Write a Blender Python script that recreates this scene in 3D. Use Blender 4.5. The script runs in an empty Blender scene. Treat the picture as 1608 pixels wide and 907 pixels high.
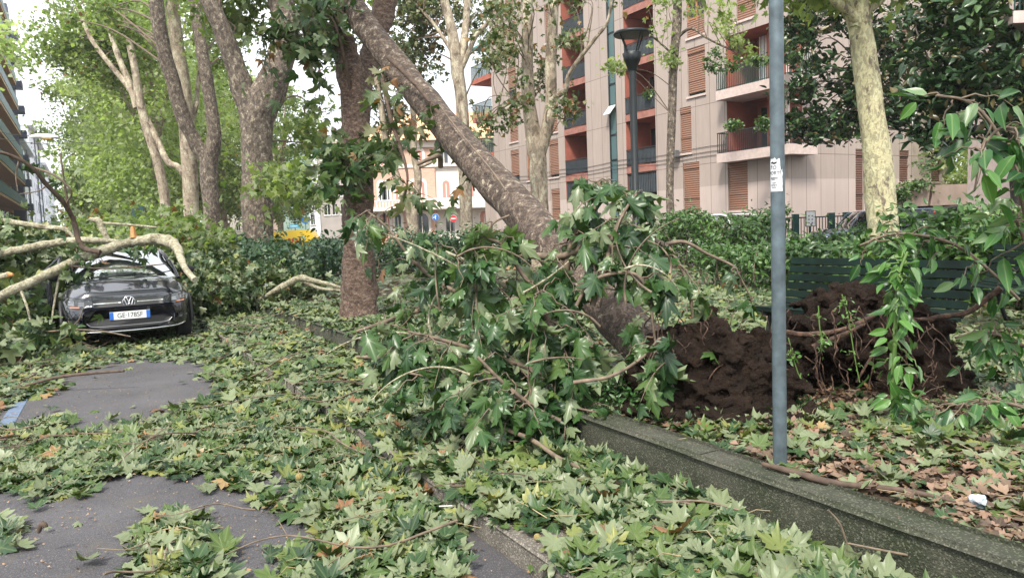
import bpy, bmesh, math, random
import numpy as np
from mathutils import Vector, Matrix, noise
from mathutils.bvhtree import BVHTree
random.seed(7); RNG = np.random.default_rng(7)
sc = bpy.context.scene; col = sc.collection
R_ = math.radians

# ---------------------------------------------------------------- camera, sky, sun, exposure
F, CX, CY, EYE = 1160., 804., 453.5, 1.5
PITCH, ROLL = R_(4.7), R_(-2.2)
cam = bpy.data.objects.new('camera', bpy.data.cameras.new('camera')); col.objects.link(cam)
cam.data.lens = 36 * F / 1608; cam.data.sensor_width = 36; cam.data.clip_end = 2000; cam.data.clip_start = .05
CR = Matrix.Rotation(math.pi / 2 - PITCH, 3, 'X') @ Matrix.Rotation(ROLL, 3, 'Z')
cam.matrix_world = Matrix.Translation((0, 0, EYE)) @ CR.to_4x4()
sc.camera = cam
CRn = np.array(CR)
SUN_EL, SUN_AZ = 52., 200.        # azimuth measured from +Y, clockwise: behind the camera, a little to the left
w = bpy.data.worlds.new('World'); sc.world = w; w.use_nodes = True
nt = w.node_tree; bg = nt.nodes['Background']
sky = nt.nodes.new('ShaderNodeTexSky'); sky.sky_type = 'NISHITA'; sky.sun_disc = False
sky.sun_elevation = R_(SUN_EL); sky.sun_rotation = R_(SUN_AZ); sky.air_density = 1.0; sky.dust_density = 4.0; sky.ozone_density = 1.0
hs = nt.nodes.new('ShaderNodeHueSaturation'); hs.inputs['Saturation'].default_value = .35; hs.inputs['Value'].default_value = 1.0
nt.links.new(sky.outputs[0], hs.inputs['Color'])
mixc = nt.nodes.new('ShaderNodeMix'); mixc.data_type = 'RGBA'
cl = nt.nodes.new('ShaderNodeTexNoise'); cl.inputs['Scale'].default_value = 2.2; cl.inputs['Detail'].default_value = 6
cr_ = nt.nodes.new('ShaderNodeMapRange'); cr_.inputs[1].default_value = .35; cr_.inputs[2].default_value = .6; cr_.inputs[3].default_value = .35; cr_.inputs[4].default_value = .95
tcw = nt.nodes.new('ShaderNodeTexCoord'); nt.links.new(tcw.outputs['Generated'], cl.inputs['Vector'])
nt.links.new(cl.outputs['Fac'], cr_.inputs[0]); nt.links.new(cr_.outputs[0], mixc.inputs[0])
nt.links.new(hs.outputs[0], mixc.inputs[6]); mixc.inputs[7].default_value = (15., 15.6, 16.4, 1)
nt.links.new(mixc.outputs[2], bg.inputs['Color']); bg.inputs['Strength'].default_value = .08
sl = bpy.data.lights.new('sun', 'SUN'); sl.energy = 3.0; sl.angle = R_(10); sl.color = (1, .94, .84)
so = bpy.data.objects.new('sun', sl); col.objects.link(so)
az, el = R_(SUN_AZ), R_(SUN_EL)
sdir = Vector((math.sin(az) * math.cos(el), math.cos(az) * math.cos(el), math.sin(el)))
so.rotation_euler = sdir.to_track_quat('Z', 'Y').to_euler()
sc.view_settings.view_transform = 'Standard'; sc.view_settings.look = 'None'
sc.view_settings.gamma = 1; sc.view_settings.use_curve_mapping = False
sc.view_settings.exposure = 1.0
sc.cycles.max_bounces = 6; sc.cycles.diffuse_bounces = 2; sc.cycles.glossy_bounces = 3; sc.cycles.transmission_bounces = 4; sc.cycles.transparent_max_bounces = 4
sc.cycles.caustics_reflective = False; sc.cycles.caustics_refractive = False
sc.cycles.use_denoising = True

# ---------------------------------------------------------------- frames of reference
def ray(x, y): return CRn @ np.array([(x - CX) / F, -(y - CY) / F, -1.])
def P(x, y, Y): d = ray(x, y); return np.array([0, 0, EYE]) + d * (Y / d[1])
def G(x, y, z=0.): d = ray(x, y); return np.array([0, 0, EYE]) + d * ((z - EYE) / d[2])
def proj(q):
    v = (np.asarray(q) - [0, 0, EYE]) @ CRn
    return CX + F * v[..., 0] / -v[..., 2], CY - F * v[..., 1] / -v[..., 2]
AV = R_(29.6)                      # the street runs 29.6 degrees to the left of the view
SD = np.array([-math.sin(AV), math.cos(AV), 0.]); TD = np.array([math.cos(AV), math.sin(AV), 0.])
def W(s, t, z=0.): return SD * s + TD * t + np.array([0, 0, z])
def toST(q): return q[..., 0] * SD[0] + q[..., 1] * SD[1], q[..., 0] * TD[0] + q[..., 1] * TD[1]
def onT(x, y, T): d = ray(x, y); k = T / (d[:2] @ TD[:2]); q = np.array([0, 0, EYE]) + d * k; return float(q[:2] @ SD[:2]), float(q[2])
def onS(x, y, S): d = ray(x, y); k = S / (d[:2] @ SD[:2]); q = np.array([0, 0, EYE]) + d * k; return float(q[:2] @ TD[:2]), float(q[2])
SOIL, PAVE, WTOP = .26, .10, .30   # planted ground, pavement strip, top of the low wall

# ---------------------------------------------------------------- materials
MATS = {}
def nodes(m):
    return m.node_tree.nodes, m.node_tree.links
def base_mat(name, rough=.8, color=(.5, .5, .5), metal=0., spec=.5, coat=0.):
    m = bpy.data.materials.new(name); m.use_nodes = True
    b = m.node_tree.nodes['Principled BSDF']
    b.inputs['Base Color'].default_value = (*color, 1); b.inputs['Roughness'].default_value = rough
    b.inputs['Metallic'].default_value = metal; b.inputs['Specular IOR Level'].default_value = spec
    b.inputs['Coat Weight'].default_value = coat; b.inputs['Coat Roughness'].default_value = .03
    return m
def N(m, kind, **kw):
    n = m.node_tree.nodes.new('ShaderNode' + kind)
    for k, v in kw.items():
        if k in n.inputs: n.inputs[k].default_value = v
        else: setattr(n, k, v)
    return n
def L(m, a, b): m.node_tree.links.new(a, b)
def coords(m, scale=(1, 1, 1), which='Object'):
    t = N(m, 'TexCoord'); mp = N(m, 'Mapping'); mp.inputs['Scale'].default_value = scale
    L(m, t.outputs[which], mp.inputs[0]); return mp.outputs[0]
def ramp(m, fac, stops, interp='LINEAR'):
    r = N(m, 'ValToRGB'); r.color_ramp.interpolation = interp
    e = r.color_ramp.elements
    while len(e) < len(stops): e.new(.5)
    for i, (p, c) in enumerate(stops): e[i].position = p; e[i].color = (*c, 1)
    L(m, fac, r.inputs[0]); return r.outputs[0]
def mix(m, fac, a, b, mode='MIX'):
    x = N(m, 'Mix', data_type='RGBA', blend_type=mode)
    for s, v in ((x.inputs[0], fac), (x.inputs[6], a), (x.inputs[7], b)):
        if isinstance(v, (int, float)): s.default_value = v
        elif isinstance(v, tuple): s.default_value = (*v, 1)
        else: L(m, v, s)
    return x.outputs[2]
def bump(m, h, strength=.3, dist=.02):
    b = N(m, 'Bump', Strength=strength, Distance=dist); L(m, h, b.inputs['Height'])
    L(m, b.outputs[0], m.node_tree.nodes['Principled BSDF'].inputs['Normal'])
def setcol(m, c): L(m, c, m.node_tree.nodes['Principled BSDF'].inputs['Base Color'])
def noise_n(m, v, scale, detail=4, rough=.55, dist=0.):
    n = N(m, 'TexNoise', Scale=scale, Detail=detail, Roughness=rough, Distortion=dist); L(m, v, n.inputs['Vector']); return n.outputs['Fac']

def plain(name, color, rough=.6, metal=0., var=.12, scale=6., spec=.5, coat=0.):
    if name in MATS: return MATS[name]
    m = base_mat(name, rough, color, metal, spec, coat)
    v = coords(m); n = noise_n(m, v, scale, 5)
    lo = tuple(c * (1 - var) for c in color); hi = tuple(min(1, c * (1 + var)) for c in color)
    setcol(m, ramp(m, n, [(.3, lo), (.7, hi)])); MATS[name] = m; return m

def leaf_mat(name, stops, under, rough=.45, trans=.25, vein=(.30, .36, .12), veinamt=.5, brown=0.):
    """leaf faces: colour per leaf from the mesh attribute rnd, paler underside where side = 1, veins from the attribute vein"""
    m = base_mat(name, rough, spec=.4)
    a = N(m, 'Attribute', attribute_name='rnd').outputs['Fac']; s = N(m, 'Attribute', attribute_name='side').outputs['Fac']
    ve = N(m, 'Attribute', attribute_name='vein').outputs['Fac']
    c = ramp(m, a, stops)
    un = mix(m, a, tuple(x * .8 for x in under), tuple(min(1, x * 1.2) for x in under))
    if brown:
        fr = N(m, 'Math', operation='FRACT'); mu = N(m, 'Math', operation='MULTIPLY'); mu.inputs[1].default_value = 37.7
        L(m, a, mu.inputs[0]); L(m, mu.outputs[0], fr.inputs[0])
        gt = N(m, 'Math', operation='GREATER_THAN'); gt.inputs[1].default_value = 1 - brown; L(m, fr.outputs[0], gt.inputs[0])
        bc = ramp(m, a, [(0., (.10, .045, .022)), (.5, (.22, .105, .05)), (1., (.30, .20, .09))])
        c = mix(m, gt.outputs[0], c, bc); un = mix(m, gt.outputs[0], un, bc)
    c = mix(m, s, c, un)
    n = noise_n(m, coords(m), 45, 3)
    c = mix(m, .35, c, mix(m, n, (.6, .6, .6), (1.25, 1.25, 1.1)), 'MULTIPLY')
    if veinamt:
        pw = N(m, 'Math', operation='POWER'); pw.inputs[1].default_value = 9; L(m, ve, pw.inputs[0])
        mm = N(m, 'Math', operation='MULTIPLY'); mm.inputs[1].default_value = veinamt; L(m, pw.outputs[0], mm.inputs[0])
        c = mix(m, mm.outputs[0], c, vein)
    setcol(m, c)
    if trans:
        tr = N(m, 'BsdfTranslucent'); c2 = mix(m, 1., c, (1.3, 1.5, .55), 'MULTIPLY'); L(m, c2, tr.inputs['Color'])
        ms = N(m, 'MixShader'); ms.inputs[0].default_value = trans
        L(m, m.node_tree.nodes['Principled BSDF'].outputs[0], ms.inputs[1]); L(m, tr.outputs[0], ms.inputs[2])
        L(m, ms.outputs[0], m.node_tree.nodes['Material Output'].inputs['Surface'])
    return m

def bark_mat(name, c1, c2, c3, scale=5., amt=.5, zs=.45, bumpy=.5, thresh=.5):
    m = base_mat(name, .85)
    v = coords(m, (1, 1, zs))
    n1 = noise_n(m, v, scale, 5, .6, .4); n2 = noise_n(m, v, scale * 2.7, 4, .6, .8)
    c = ramp(m, n1, [(thresh - .10, c1), (thresh - .07, c2), (thresh + .04, c2), (thresh + .065, c3)])
    fl = ramp(m, n2, [(.5, (0, 0, 0)), (.53, (1, 1, 1))])
    c = mix(m, mix(m, amt, (0, 0, 0), fl), c, tuple(x * .55 for x in c1))
    n3 = noise_n(m, coords(m), 28, 5)
    c = mix(m, .5, c, mix(m, n3, (.5, .5, .5), (1.5, 1.5, 1.5)), 'MULTIPLY')
    setcol(m, c)
    h = N(m, 'Math', operation='ADD'); L(m, n2, h.inputs[0]); L(m, n3, h.inputs[1]); bump(m, h.outputs[0], bumpy, .03)
    return m

M_bark = bark_mat('plane_bark', (.075, .058, .045), (.165, .13, .10), (.37, .32, .235), 10., .5, .7, .9, .54)
M_bark_pale = bark_mat('pale_plane_bark', (.15, .115, .08), (.33, .27, .20), (.47, .42, .31), 4.0, .4, .5, .7)
M_bark_yel = bark_mat('yellow_plane_bark', (.17, .14, .10), (.44, .40, .24), (.50, .47, .29), 5.5, .45, .5)
M_bark_dark = bark_mat('dark_trunk_bark', (.028, .022, .018), (.04, .03, .025), (.06, .05, .04), 6.)
M_bark_mot = bark_mat('mottled_plane_bark', (.07, .048, .036), (.15, .11, .083), (.36, .30, .23), 13., .65, .8, 1., .56)
M_bark_brown = bark_mat('brown_scaly_bark', (.06, .038, .029), (.135, .086, .062), (.23, .16, .12), 16., .5, 1.6, 1.0, .49)
M_limb = bark_mat('pale_limb_bark', (.12, .10, .065), (.30, .27, .18), (.42, .39, .28), 13., .4, 1, .7, .45)
M_twig = plain('twig_bark', (.135, .10, .07), .8, var=.5, scale=18)
M_twig_dark = plain('dark_twig_bark', (.075, .05, .035), .85, var=.5, scale=18)
M_split = plain('torn_wood', (.50, .24, .09), .8, var=.35, scale=40)
M_cut = plain('cut_wood', (.22, .13, .08), .9, var=.3, scale=20)

M_leaf_litter = leaf_mat('fallen_plane_leaf', [(0, (.012, .034, .012)), (.35, (.028, .066, .020)), (.7, (.080, .122, .028)), (1, (.21, .215, .065))], (.145, .175, .095), .42, .10, vein=(.22, .25, .11), veinamt=.35, brown=.022)
M_leaf_near = leaf_mat('plane_leaf', [(0, (.016, .045, .016)), (.5, (.034, .082, .022)), (1, (.085, .14, .035))], (.15, .19, .10), .34, .15, vein=(.13, .20, .08), veinamt=.4, brown=.012)
M_crown_far = leaf_mat('sunlit_plane_crown', [(0, (.17, .23, .10)), (.5, (.29, .36, .18)), (1, (.44, .49, .29))], (.34, .4, .26), .5, .55, veinamt=0)  # leaf colour raised beyond real foliage to paint in the canopy's sunlight
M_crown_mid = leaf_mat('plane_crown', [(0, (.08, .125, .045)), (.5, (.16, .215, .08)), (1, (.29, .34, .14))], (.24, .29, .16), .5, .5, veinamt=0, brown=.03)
M_crown_dull = leaf_mat('wilted_plane_leaf', [(0, (.035, .065, .025)), (.6, (.07, .11, .04)), (1, (.13, .15, .06))], (.20, .20, .12), .5, .25, veinamt=.2, brown=.12)
M_magnolia = leaf_mat('magnolia_leaf', [(0, (.014, .035, .014)), (.6, (.034, .075, .026)), (1, (.075, .13, .04))], (.13, .11, .05), .25, .05, veinamt=0)
M_hedge = leaf_mat('hedge_leaf', [(0, (.018, .05, .014)), (.5, (.05, .12, .028)), (1, (.13, .22, .05))], (.09, .15, .06), .35, .2, veinamt=.2)
M_hedge_dark = leaf_mat('dark_hedge_leaf', [(0, (.013, .04, .02)), (.6, (.03, .075, .03)), (1, (.07, .13, .045))], (.06, .11, .05), .35, .15, veinamt=.1)
M_shrub = leaf_mat('broad_shrub_leaf', [(0, (.02, .065, .022)), (.5, (.04, .12, .03)), (1, (.085, .20, .04))], (.13, .21, .10), .35, .25, vein=(.25, .36, .14), veinamt=.6)
M_ivy = leaf_mat('ivy_leaf', [(0, (.02, .06, .02)), (1, (.05, .13, .035))], (.10, .17, .07), .35, .1, veinamt=.3)

def asphalt():
    m = base_mat('asphalt', .82)
    v = coords(m); n = noise_n(m, v, 1.3, 6); n2 = noise_n(m, v, 160, 2)
    vo = N(m, 'TexVoronoi', Scale=240.); L(m, v, vo.inputs['Vector'])
    c = ramp(m, n, [(.25, (.040, .038, .042)), (.5, (.060, .057, .063)), (.75, (.082, .078, .086))])
    sp = ramp(m, vo.outputs['Color'], [(.72, (0, 0, 0)), (.8, (1, 1, 1))])
    c = mix(m, mix(m, .42, (0, 0, 0), sp), c, (.2, .19, .19))
    c = mix(m, .6, c, mix(m, n2, (.4, .4, .4), (1.6, 1.6, 1.6)), 'MULTIPLY')
    st_ = ramp(m, noise_n(m, v, 4.5, 5), [(.56, (0, 0, 0)), (.66, (1, 1, 1))])
    c = mix(m, mix(m, .35, (0, 0, 0), st_), c, (.10, .085, .06))
    setcol(m, c); bump(m, vo.outputs['Distance'], .5, .006); return m
M_asphalt = asphalt()
def soil_mat(name, a, b, sc_=9., spec=.3, bs=.9, bd=.05):
    m = base_mat(name, .95, spec=spec); v = coords(m); n = noise_n(m, v, sc_, 9, .7); n2 = noise_n(m, v, sc_ * 6, 6, .7)
    c = mix(m, .6, ramp(m, n, [(.3, a), (.7, b)]), mix(m, n2, (.3, .3, .3), (1.7, 1.7, 1.7)), 'MULTIPLY')
    setcol(m, c); h = N(m, 'Math', operation='ADD'); L(m, n, h.inputs[0]); L(m, n2, h.inputs[1]); bump(m, h.outputs[0], bs, bd); return m
M_soil = soil_mat('garden_soil', (.06, .042, .028), (.14, .10, .065))
M_clod = soil_mat('wet_clod_soil', (.010, .007, .0055), (.052, .033, .023), 8., .15, 1., .06)
M_path = soil_mat('gravel_path', (.14, .13, .08), (.24, .22, .14), 14.)
def stone_mat(name, a, b, moss, mossamt, rough=.9):
    m = base_mat(name, rough); v = coords(m); n = noise_n(m, v, 5, 7, .65); n2 = noise_n(m, v, 130, 3)
    c = ramp(m, n, [(.3, a), (.7, b)])
    c = mix(m, .7, c, mix(m, n2, (.35, .35, .35), (1.65, 1.65, 1.6)), 'MULTIPLY')
    mo = ramp(m, noise_n(m, v, 2.2, 6), [(.38, (0, 0, 0)), (.62, (1, 1, 1))])
    c = mix(m, mix(m, mossamt, (0, 0, 0), mo), c, moss); vo = N(m, 'TexVoronoi', Scale=150.); L(m, v, vo.inputs['Vector'])
    sp = ramp(m, vo.outputs['Color'], [(.70, (0, 0, 0)), (.78, (1, 1, 1))]); c = mix(m, mix(m, .45, (0, 0, 0), sp), c, tuple(min(1, x * 2.4) for x in b))
    n4 = noise_n(m, v, 22, 6, .7); c = mix(m, .6, c, mix(m, n4, (.3, .3, .3), (1.7, 1.7, 1.65)), 'MULTIPLY')
    setcol(m, c); h = N(m, 'Math', operation='ADD'); L(m, n2, h.inputs[0]); L(m, n4, h.inputs[1]); bump(m, h.outputs[0], .9, .014); return m
M_wallc = stone_mat('mossy_concrete', (.035, .036, .027), (.085, .083, .062), (.022, .032, .011), .8)
M_kerb = stone_mat('granite_kerb', (.12, .105, .09), (.20, .18, .155), (.06, .055, .04), .5)

# ---------------------------------------------------------------- mesh helpers
def mesh_from(name, V, faces, mats, midx=None, smooth=False, attrs=None):
    V = np.asarray(V, dtype=np.float32).reshape(-1, 3)
    me = bpy.data.meshes.new(name)
    if isinstance(faces, np.ndarray):
        nf, k = faces.shape; li = faces.ravel(); ls = np.arange(nf) * k; lt = np.full(nf, k)
    else:
        nf = len(faces); lt = np.array([len(f) for f in faces], dtype=np.int32)
        li = np.array([i for f in faces for i in f], dtype=np.int32); ls = np.concatenate(([0], np.cumsum(lt)[:-1])) if nf else np.zeros(0)
    me.vertices.add(len(V)); me.vertices.foreach_set('co', V.ravel())
    me.loops.add(len(li)); me.loops.foreach_set('vertex_index', li.astype(np.int32))
    me.polygons.add(nf); me.polygons.foreach_set('loop_start', ls.astype(np.int32)); me.polygons.foreach_set('loop_total', lt.astype(np.int32))
    for m in (mats if isinstance(mats, (list, tuple)) else [mats]): me.materials.append(m)
    if midx is not None: me.polygons.foreach_set('material_index', np.asarray(midx, dtype=np.int32))
    if smooth: me.polygons.foreach_set('use_smooth', np.ones(nf, dtype=bool))
    for k_, a in (attrs or {}).items():
        at = me.attributes.new(k_, 'FLOAT', 'POINT'); at.data.foreach_set('value', np.asarray(a, dtype=np.float32))
    me.update(calc_edges=True); me.validate(); return me
def tag(o, label=None, cat=None, group=None, kind=None):
    if label: o['label'] = label
    if cat: o['category'] = cat
    if group: o['group'] = group
    if kind: o['kind'] = kind
    return o
def empty(name, loc=(0, 0, 0), rz=0., label=None, cat=None, group=None):
    o = bpy.data.objects.new(name, None); col.objects.link(o); o.location = Vector(loc); o.rotation_euler = (0, 0, rz); o.empty_display_size = .2
    return tag(o, label, cat, group)
def link(name, me, parent=None, world=False, loc=None):
    """world=True: the mesh was written in world coordinates; keep it in place under its parent (parents have no scale)"""
    o = bpy.data.objects.new(name, me); col.objects.link(o)
    if parent is not None:
        o.parent = parent
        if world:
            root = parent
            M = Matrix.Identity(4)
            while root is not None:
                M = Matrix.Translation(root.location) @ root.rotation_euler.to_matrix().to_4x4() @ M; root = root.parent
            me.transform(M.inverted())
    elif loc is not None:
        me.transform(Matrix.Translation(-Vector(loc))); o.location = Vector(loc)
    return o
class MB:
    def __init__(s): s.v = []; s.f = []; s.m = []; s.sm = []
    def add(s, vs, fs, mi=0, smooth=False):
        b = len(s.v); s.v += [tuple(map(float, q)) for q in vs]; s.f += [[b + i for i in f] for f in fs]; s.m += [mi] * len(fs); s.sm += [smooth] * len(fs)
    def box(s, a, b, mi=0, T=None):
        x0, y0, z0 = a; x1, y1, z1 = b
        vs = [(x0, y0, z0), (x1, y0, z0), (x1, y1, z0), (x0, y1, z0), (x0, y0, z1), (x1, y0, z1), (x1, y1, z1), (x0, y1, z1)]
        if T: vs = [T(*q) for q in vs]
        s.add(vs, [(0, 3, 2, 1), (4, 5, 6, 7), (0, 1, 5, 4), (1, 2, 6, 5), (2, 3, 7, 6), (3, 0, 4, 7)], mi)
    def tube(s, pts, rad, seg=8, mi=0, cap=True, wob=0., rough_seed=0):
        pts = np.asarray(pts, float); n = len(pts); rad = np.broadcast_to(np.asarray(rad, float), (n,))
        tg = np.gradient(pts, axis=0) if n > 1 else pts; tg = tg / (np.linalg.norm(tg, axis=1, keepdims=True) + 1e-9)
        u = np.cross(tg[0], [0, 0, 1.]);
        if np.linalg.norm(u) < 1e-3: u = np.array([1., 0, 0])
        u /= np.linalg.norm(u); vs = []
        an = np.arange(seg) * 2 * math.pi / seg
        for i in range(n):
            u = u - tg[i] * (u @ tg[i]); u /= np.linalg.norm(u) + 1e-9; v = np.cross(tg[i], u)
            r = rad[i]
            rr = r * (1 + wob * np.array([noise.noise((math.cos(a) * 1.3 + rough_seed, math.sin(a) * 1.3, i * .45)) for a in an])) if wob else np.full(seg, r)
            vs += list(pts[i] + (np.cos(an) * rr)[:, None] * u + (np.sin(an) * rr)[:, None] * v)
        fs = [(i * seg + j, i * seg + (j + 1) % seg, (i + 1) * seg + (j + 1) % seg, (i + 1) * seg + j) for i in range(n - 1) for j in range(seg)]
        s.add(vs, fs, mi, True)
        if cap: s.add([vs[j] for j in range(seg)], [tuple(range(seg))[::-1]], mi); s.add([vs[(n - 1) * seg + j] for j in range(seg)], [tuple(range(seg))], mi)
    def mesh(s, name, mats):
        me = mesh_from(name, s.v, s.f, mats, s.m)
        me.polygons.foreach_set('use_smooth', np.array(s.sm, dtype=bool)); return me
    def build(s, name, mats, parent=None, world=False, loc=None): return link(name, s.mesh(name, mats), parent, world, loc)
def spline(pts, k=4):
    """Catmull-Rom through rows of pts (any width)"""
    p = np.asarray(pts, float); n = len(p)
    if n < 3: return np.array([p[0] + (p[-1] - p[0]) * i / k for i in range(k + 1)])
    q = np.vstack([2 * p[0] - p[1], p, 2 * p[-1] - p[-2]]); out = []
    for i in range(1, n):
        a, b, c, d = q[i - 1], q[i], q[i + 1], q[i + 2]
        for j in range(k):
            t = j / k; out.append(.5 * ((2 * b) + (c - a) * t + (2 * a - 5 * b + 4 * c - d) * t * t + (3 * b - a - 3 * c + d) * t ** 3))
    out.append(p[-1]); return np.array(out)

# ---- leaves -------------------------------------------------------------------
def outline(half, z=None):
    half = [tuple(h) for h in half]
    left = [(-x, y, t) for x, y, t in half[::-1] if x > 1e-6]
    return half + left
PL_HI = outline([(0, 0, 1), (.12, -.08, 0), (.30, -.10, .6), (.33, .02, 0), (.45, .02, .2), (.58, .06, 1), (.48, .15, .1), (.38, .25, 0), (.52, .36, .1), (.70, .54, 1), (.52, .55, .2), (.36, .60, .1),
                 (.21, .52, 0), (.29, .70, .2), (.17, .78, .1), (.12, .90, .2), (0, 1.08, 1)])
PL_LO = outline([(0, 0, 1), (.30, -.08, .3), (.57, .06, 1), (.38, .25, 0), (.68, .54, 1), (.21, .50, 0), (.22, .76, .2), (0, 1.06, 1)])
OVATE = outline([(0, 0, 1), (.15, .12, .1), (.24, .35, .1), (.22, .6, .1), (.11, .85, .1), (0, 1.05, 1)])
def make_template(ol, curl, fold, rip, seed, petiole=False):
    rs = np.random.default_rng(seed)
    pts = [(0, .2, 1.)] + ol; V = []
    for i, (x, y, t) in enumerate(pts):
        r2 = x * x + (y - .2) ** 2
        z = -curl * r2 + fold * abs(x) + (rs.normal() * rip if i else 0) - curl * .3 * y
        V.append((x * (1 - .15 * abs(curl)), y, z))
    n = len(ol); Fc = [(0, 1 + i, 1 + (i + 1) % n) for i in range(n)]
    ve = [1.] + [t for _, _, t in ol]
    if petiole:
        b = len(V); V += [(-.012, 0, 0), (.012, 0, 0), (.03, -.35, .06), (.01, -.35, .06)]; Fc += [(b, b + 1, b + 2), (b, b + 2, b + 3)]; ve += [1, 1, 1, 1]
    return np.array(V), np.array(Fc), np.array(ve)
T_HI = [make_template(PL_HI, c, f, .05, i, True) for i, (c, f) in enumerate([(.25, .15), (.6, -.1), (.1, .35), (-.3, .25), (.9, .2), (.4, -.45), (-.3, .5), (.2, .6), (.05, .1), (.1, -.1), (-.1, .1)])]
T_HANG = [make_template(PL_HI, c, f, .04, 20 + i, True) for i, (c, f) in enumerate([(.3, -.3), (.5, -.55), (.15, -.2), (.7, -.35)])]
T_HANG = [(v * np.array([.78, 1, 1]), f, w_) for v, f, w_ in T_HANG]
T_LO = [make_template(PL_LO, c, f, .07, 40 + i) for i, (c, f) in enumerate([(.3, .15), (.6, -.2), (-.2, .3), (.8, .2)])]
T_OV = [make_template(OVATE, c, f, .02, 60 + i) for i, (c, f) in enumerate([(.3, .3), (.5, .1), (.1, .5)])]
T_CARD = [(np.array([(0, 0, 0), (.42, .45, .12), (0, 1, -.1), (-.42, .45, .12)]) + np.array([0, 0, 0]), np.array([(0, 1, 2), (0, 2, 3)]), np.array([1., 0, 1, 0])),
          (np.array([(0, 0, 0), (.5, .3, -.15), (.1, .9, .05), (-.4, .6, .1)]), np.array([(0, 1, 2), (0, 2, 3)]), np.array([1., 0, 1, 0]))]
def unit(a): return a / (np.linalg.norm(a, axis=-1, keepdims=True) + 1e-9)
def leaf_mesh(name, templates, pos, nrm, head, size, mat, side_p=.35, rnd=None, side=None):
    pos = np.asarray(pos, float); n = len(pos)
    nrm = unit(nrm); hd = unit(head - nrm * np.sum(head * nrm, axis=1, keepdims=True)); xx = np.cross(hd, nrm)
    rnd = RNG.random(n) if rnd is None else np.clip(rnd, 0, 1); side = (RNG.random(n) < side_p).astype(float) if side is None else side
    size = np.broadcast_to(np.asarray(size, float), (n,)); tid = RNG.integers(0, len(templates), n)
    Vs, Fs, A, B, C = [], [], [], [], []; base = 0
    for k, (tv, tf, tve) in enumerate(templates):
        idx = np.where(tid == k)[0]
        if not len(idx): continue
        v = tv[None] * size[idx, None, None]
        wv = pos[idx, None] + v[..., 0:1] * xx[idx, None] + v[..., 1:2] * hd[idx, None] + v[..., 2:3] * nrm[idx, None]
        m = len(idx); nv = len(tv)
        Vs.append(wv.reshape(-1, 3)); Fs.append((tf[None] + (base + np.arange(m) * nv)[:, None, None]).reshape(-1, 3)); base += m * nv
        A.append(np.repeat(rnd[idx], nv)); B.append(np.repeat(side[idx], nv)); C.append(np.tile(tve, m))
    return mesh_from(name, np.vstack(Vs), np.vstack(Fs), mat, attrs=dict(rnd=np.concatenate(A), side=np.concatenate(B), vein=np.concatenate(C)))
def rdir(n): return unit(RNG.normal(size=(n, 3)))
def crown_points(ells, clumps, per, sig):
    """ells: list of (centre, radii, weight). Leaf positions gathered in clumps near the ellipsoids' outside"""
    wt = np.array([e[2] for e in ells], float); wt /= wt.sum(); out = []; cen = []
    k = RNG.choice(len(ells), clumps, p=wt)
    c = np.array([ells[i][0] for i in k]); r = np.array([ells[i][1] for i in k])
    rad = RNG.random((clumps, 1)) ** .45
    cc = c + rdir(clumps) * r * rad
    cnt = RNG.integers(per // 2, per * 3 // 2, clumps)
    sg = sig * RNG.uniform(.6, 1.4, clumps)
    cl_r = np.repeat(RNG.normal(0, .16, clumps), cnt)
    p = np.repeat(cc, cnt, 0) + RNG.normal(size=(cnt.sum(), 3)) * np.repeat(sg, cnt)[:, None] * np.array([1, 1, .75])
    return p, cc, cl_r
def crown(name, ells, clumps, per, sig, size, mat, parent, templates=T_CARD, droop=.3, side_p=.3, world=True, bright=.5):
    p, cc, cr = crown_points(ells, clumps, per, sig); n = len(p)
    nr = rdir(n); nr[:, 2] = np.abs(nr[:, 2]) * .8 + .25; hd = rdir(n); hd[:, 2] -= droop
    me = leaf_mesh(name, templates, p, nr, hd, size * RNG.uniform(.6, 1.3, n), mat, side_p, bright + cr + RNG.normal(0, .2, n))
    return link(name, me, parent, world), cc

# ---------------------------------------------------------------- ground, road, kerbs
def quad_st(name, s0, s1, t0, t1, z, mat, thick=0.):
    b = MB()
    if thick: b.box((s0, t0, z - thick), (s1, t1, z), T=lambda s, t, zz: W(s, t, zz))
    else: b.add([W(s0, t0, z), W(s1, t0, z), W(s1, t1, z), W(s0, t1, z)], [(0, 1, 2, 3)])
    return tag(b.build(name, mat, loc=W(s0, t0, z)), kind='structure')
quad_st('ground', -300, 900, -500, 700, -.02, M_soil)
quad_st('road', -20, 400, -9, 1.57, -.008, M_asphalt)
quad_st('pavement', -20, 60, 1.8, 2.66, PAVE, M_asphalt, .11)
quad_st('planted_ground', -20, 24, 2.72, 14.2, SOIL, M_soil, .28)
quad_st('garden_path', -20, 19.5, 6.6, 13.2, SOIL + .006, M_path)
quad_st('side_road', -20, 90, 14.4, 25.8, -.008, M_asphalt)
quad_st('cross_road', 24.2, 52, 1.6, 60, -.004, M_asphalt)
quad_st('left_pavement', -20, 300, -12, -9.0, .10, M_asphalt, .11)
b = MB(); q = [G(-6, 640), G(36, 640), G(46, 625), G(26, 665), G(8, 690), G(-20, 700)]
lp = [G(30, 618, -.004), G(48, 618, -.004), G(14, 680, -.004), G(-12, 680, -.004)]
b.add(lp, [(0, 1, 2, 3)]); tag(b.build('parking_line', plain('blue_road_paint', (.10, .14, .21), .8, var=.35, scale=30), loc=lp[0]), kind='structure')
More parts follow.
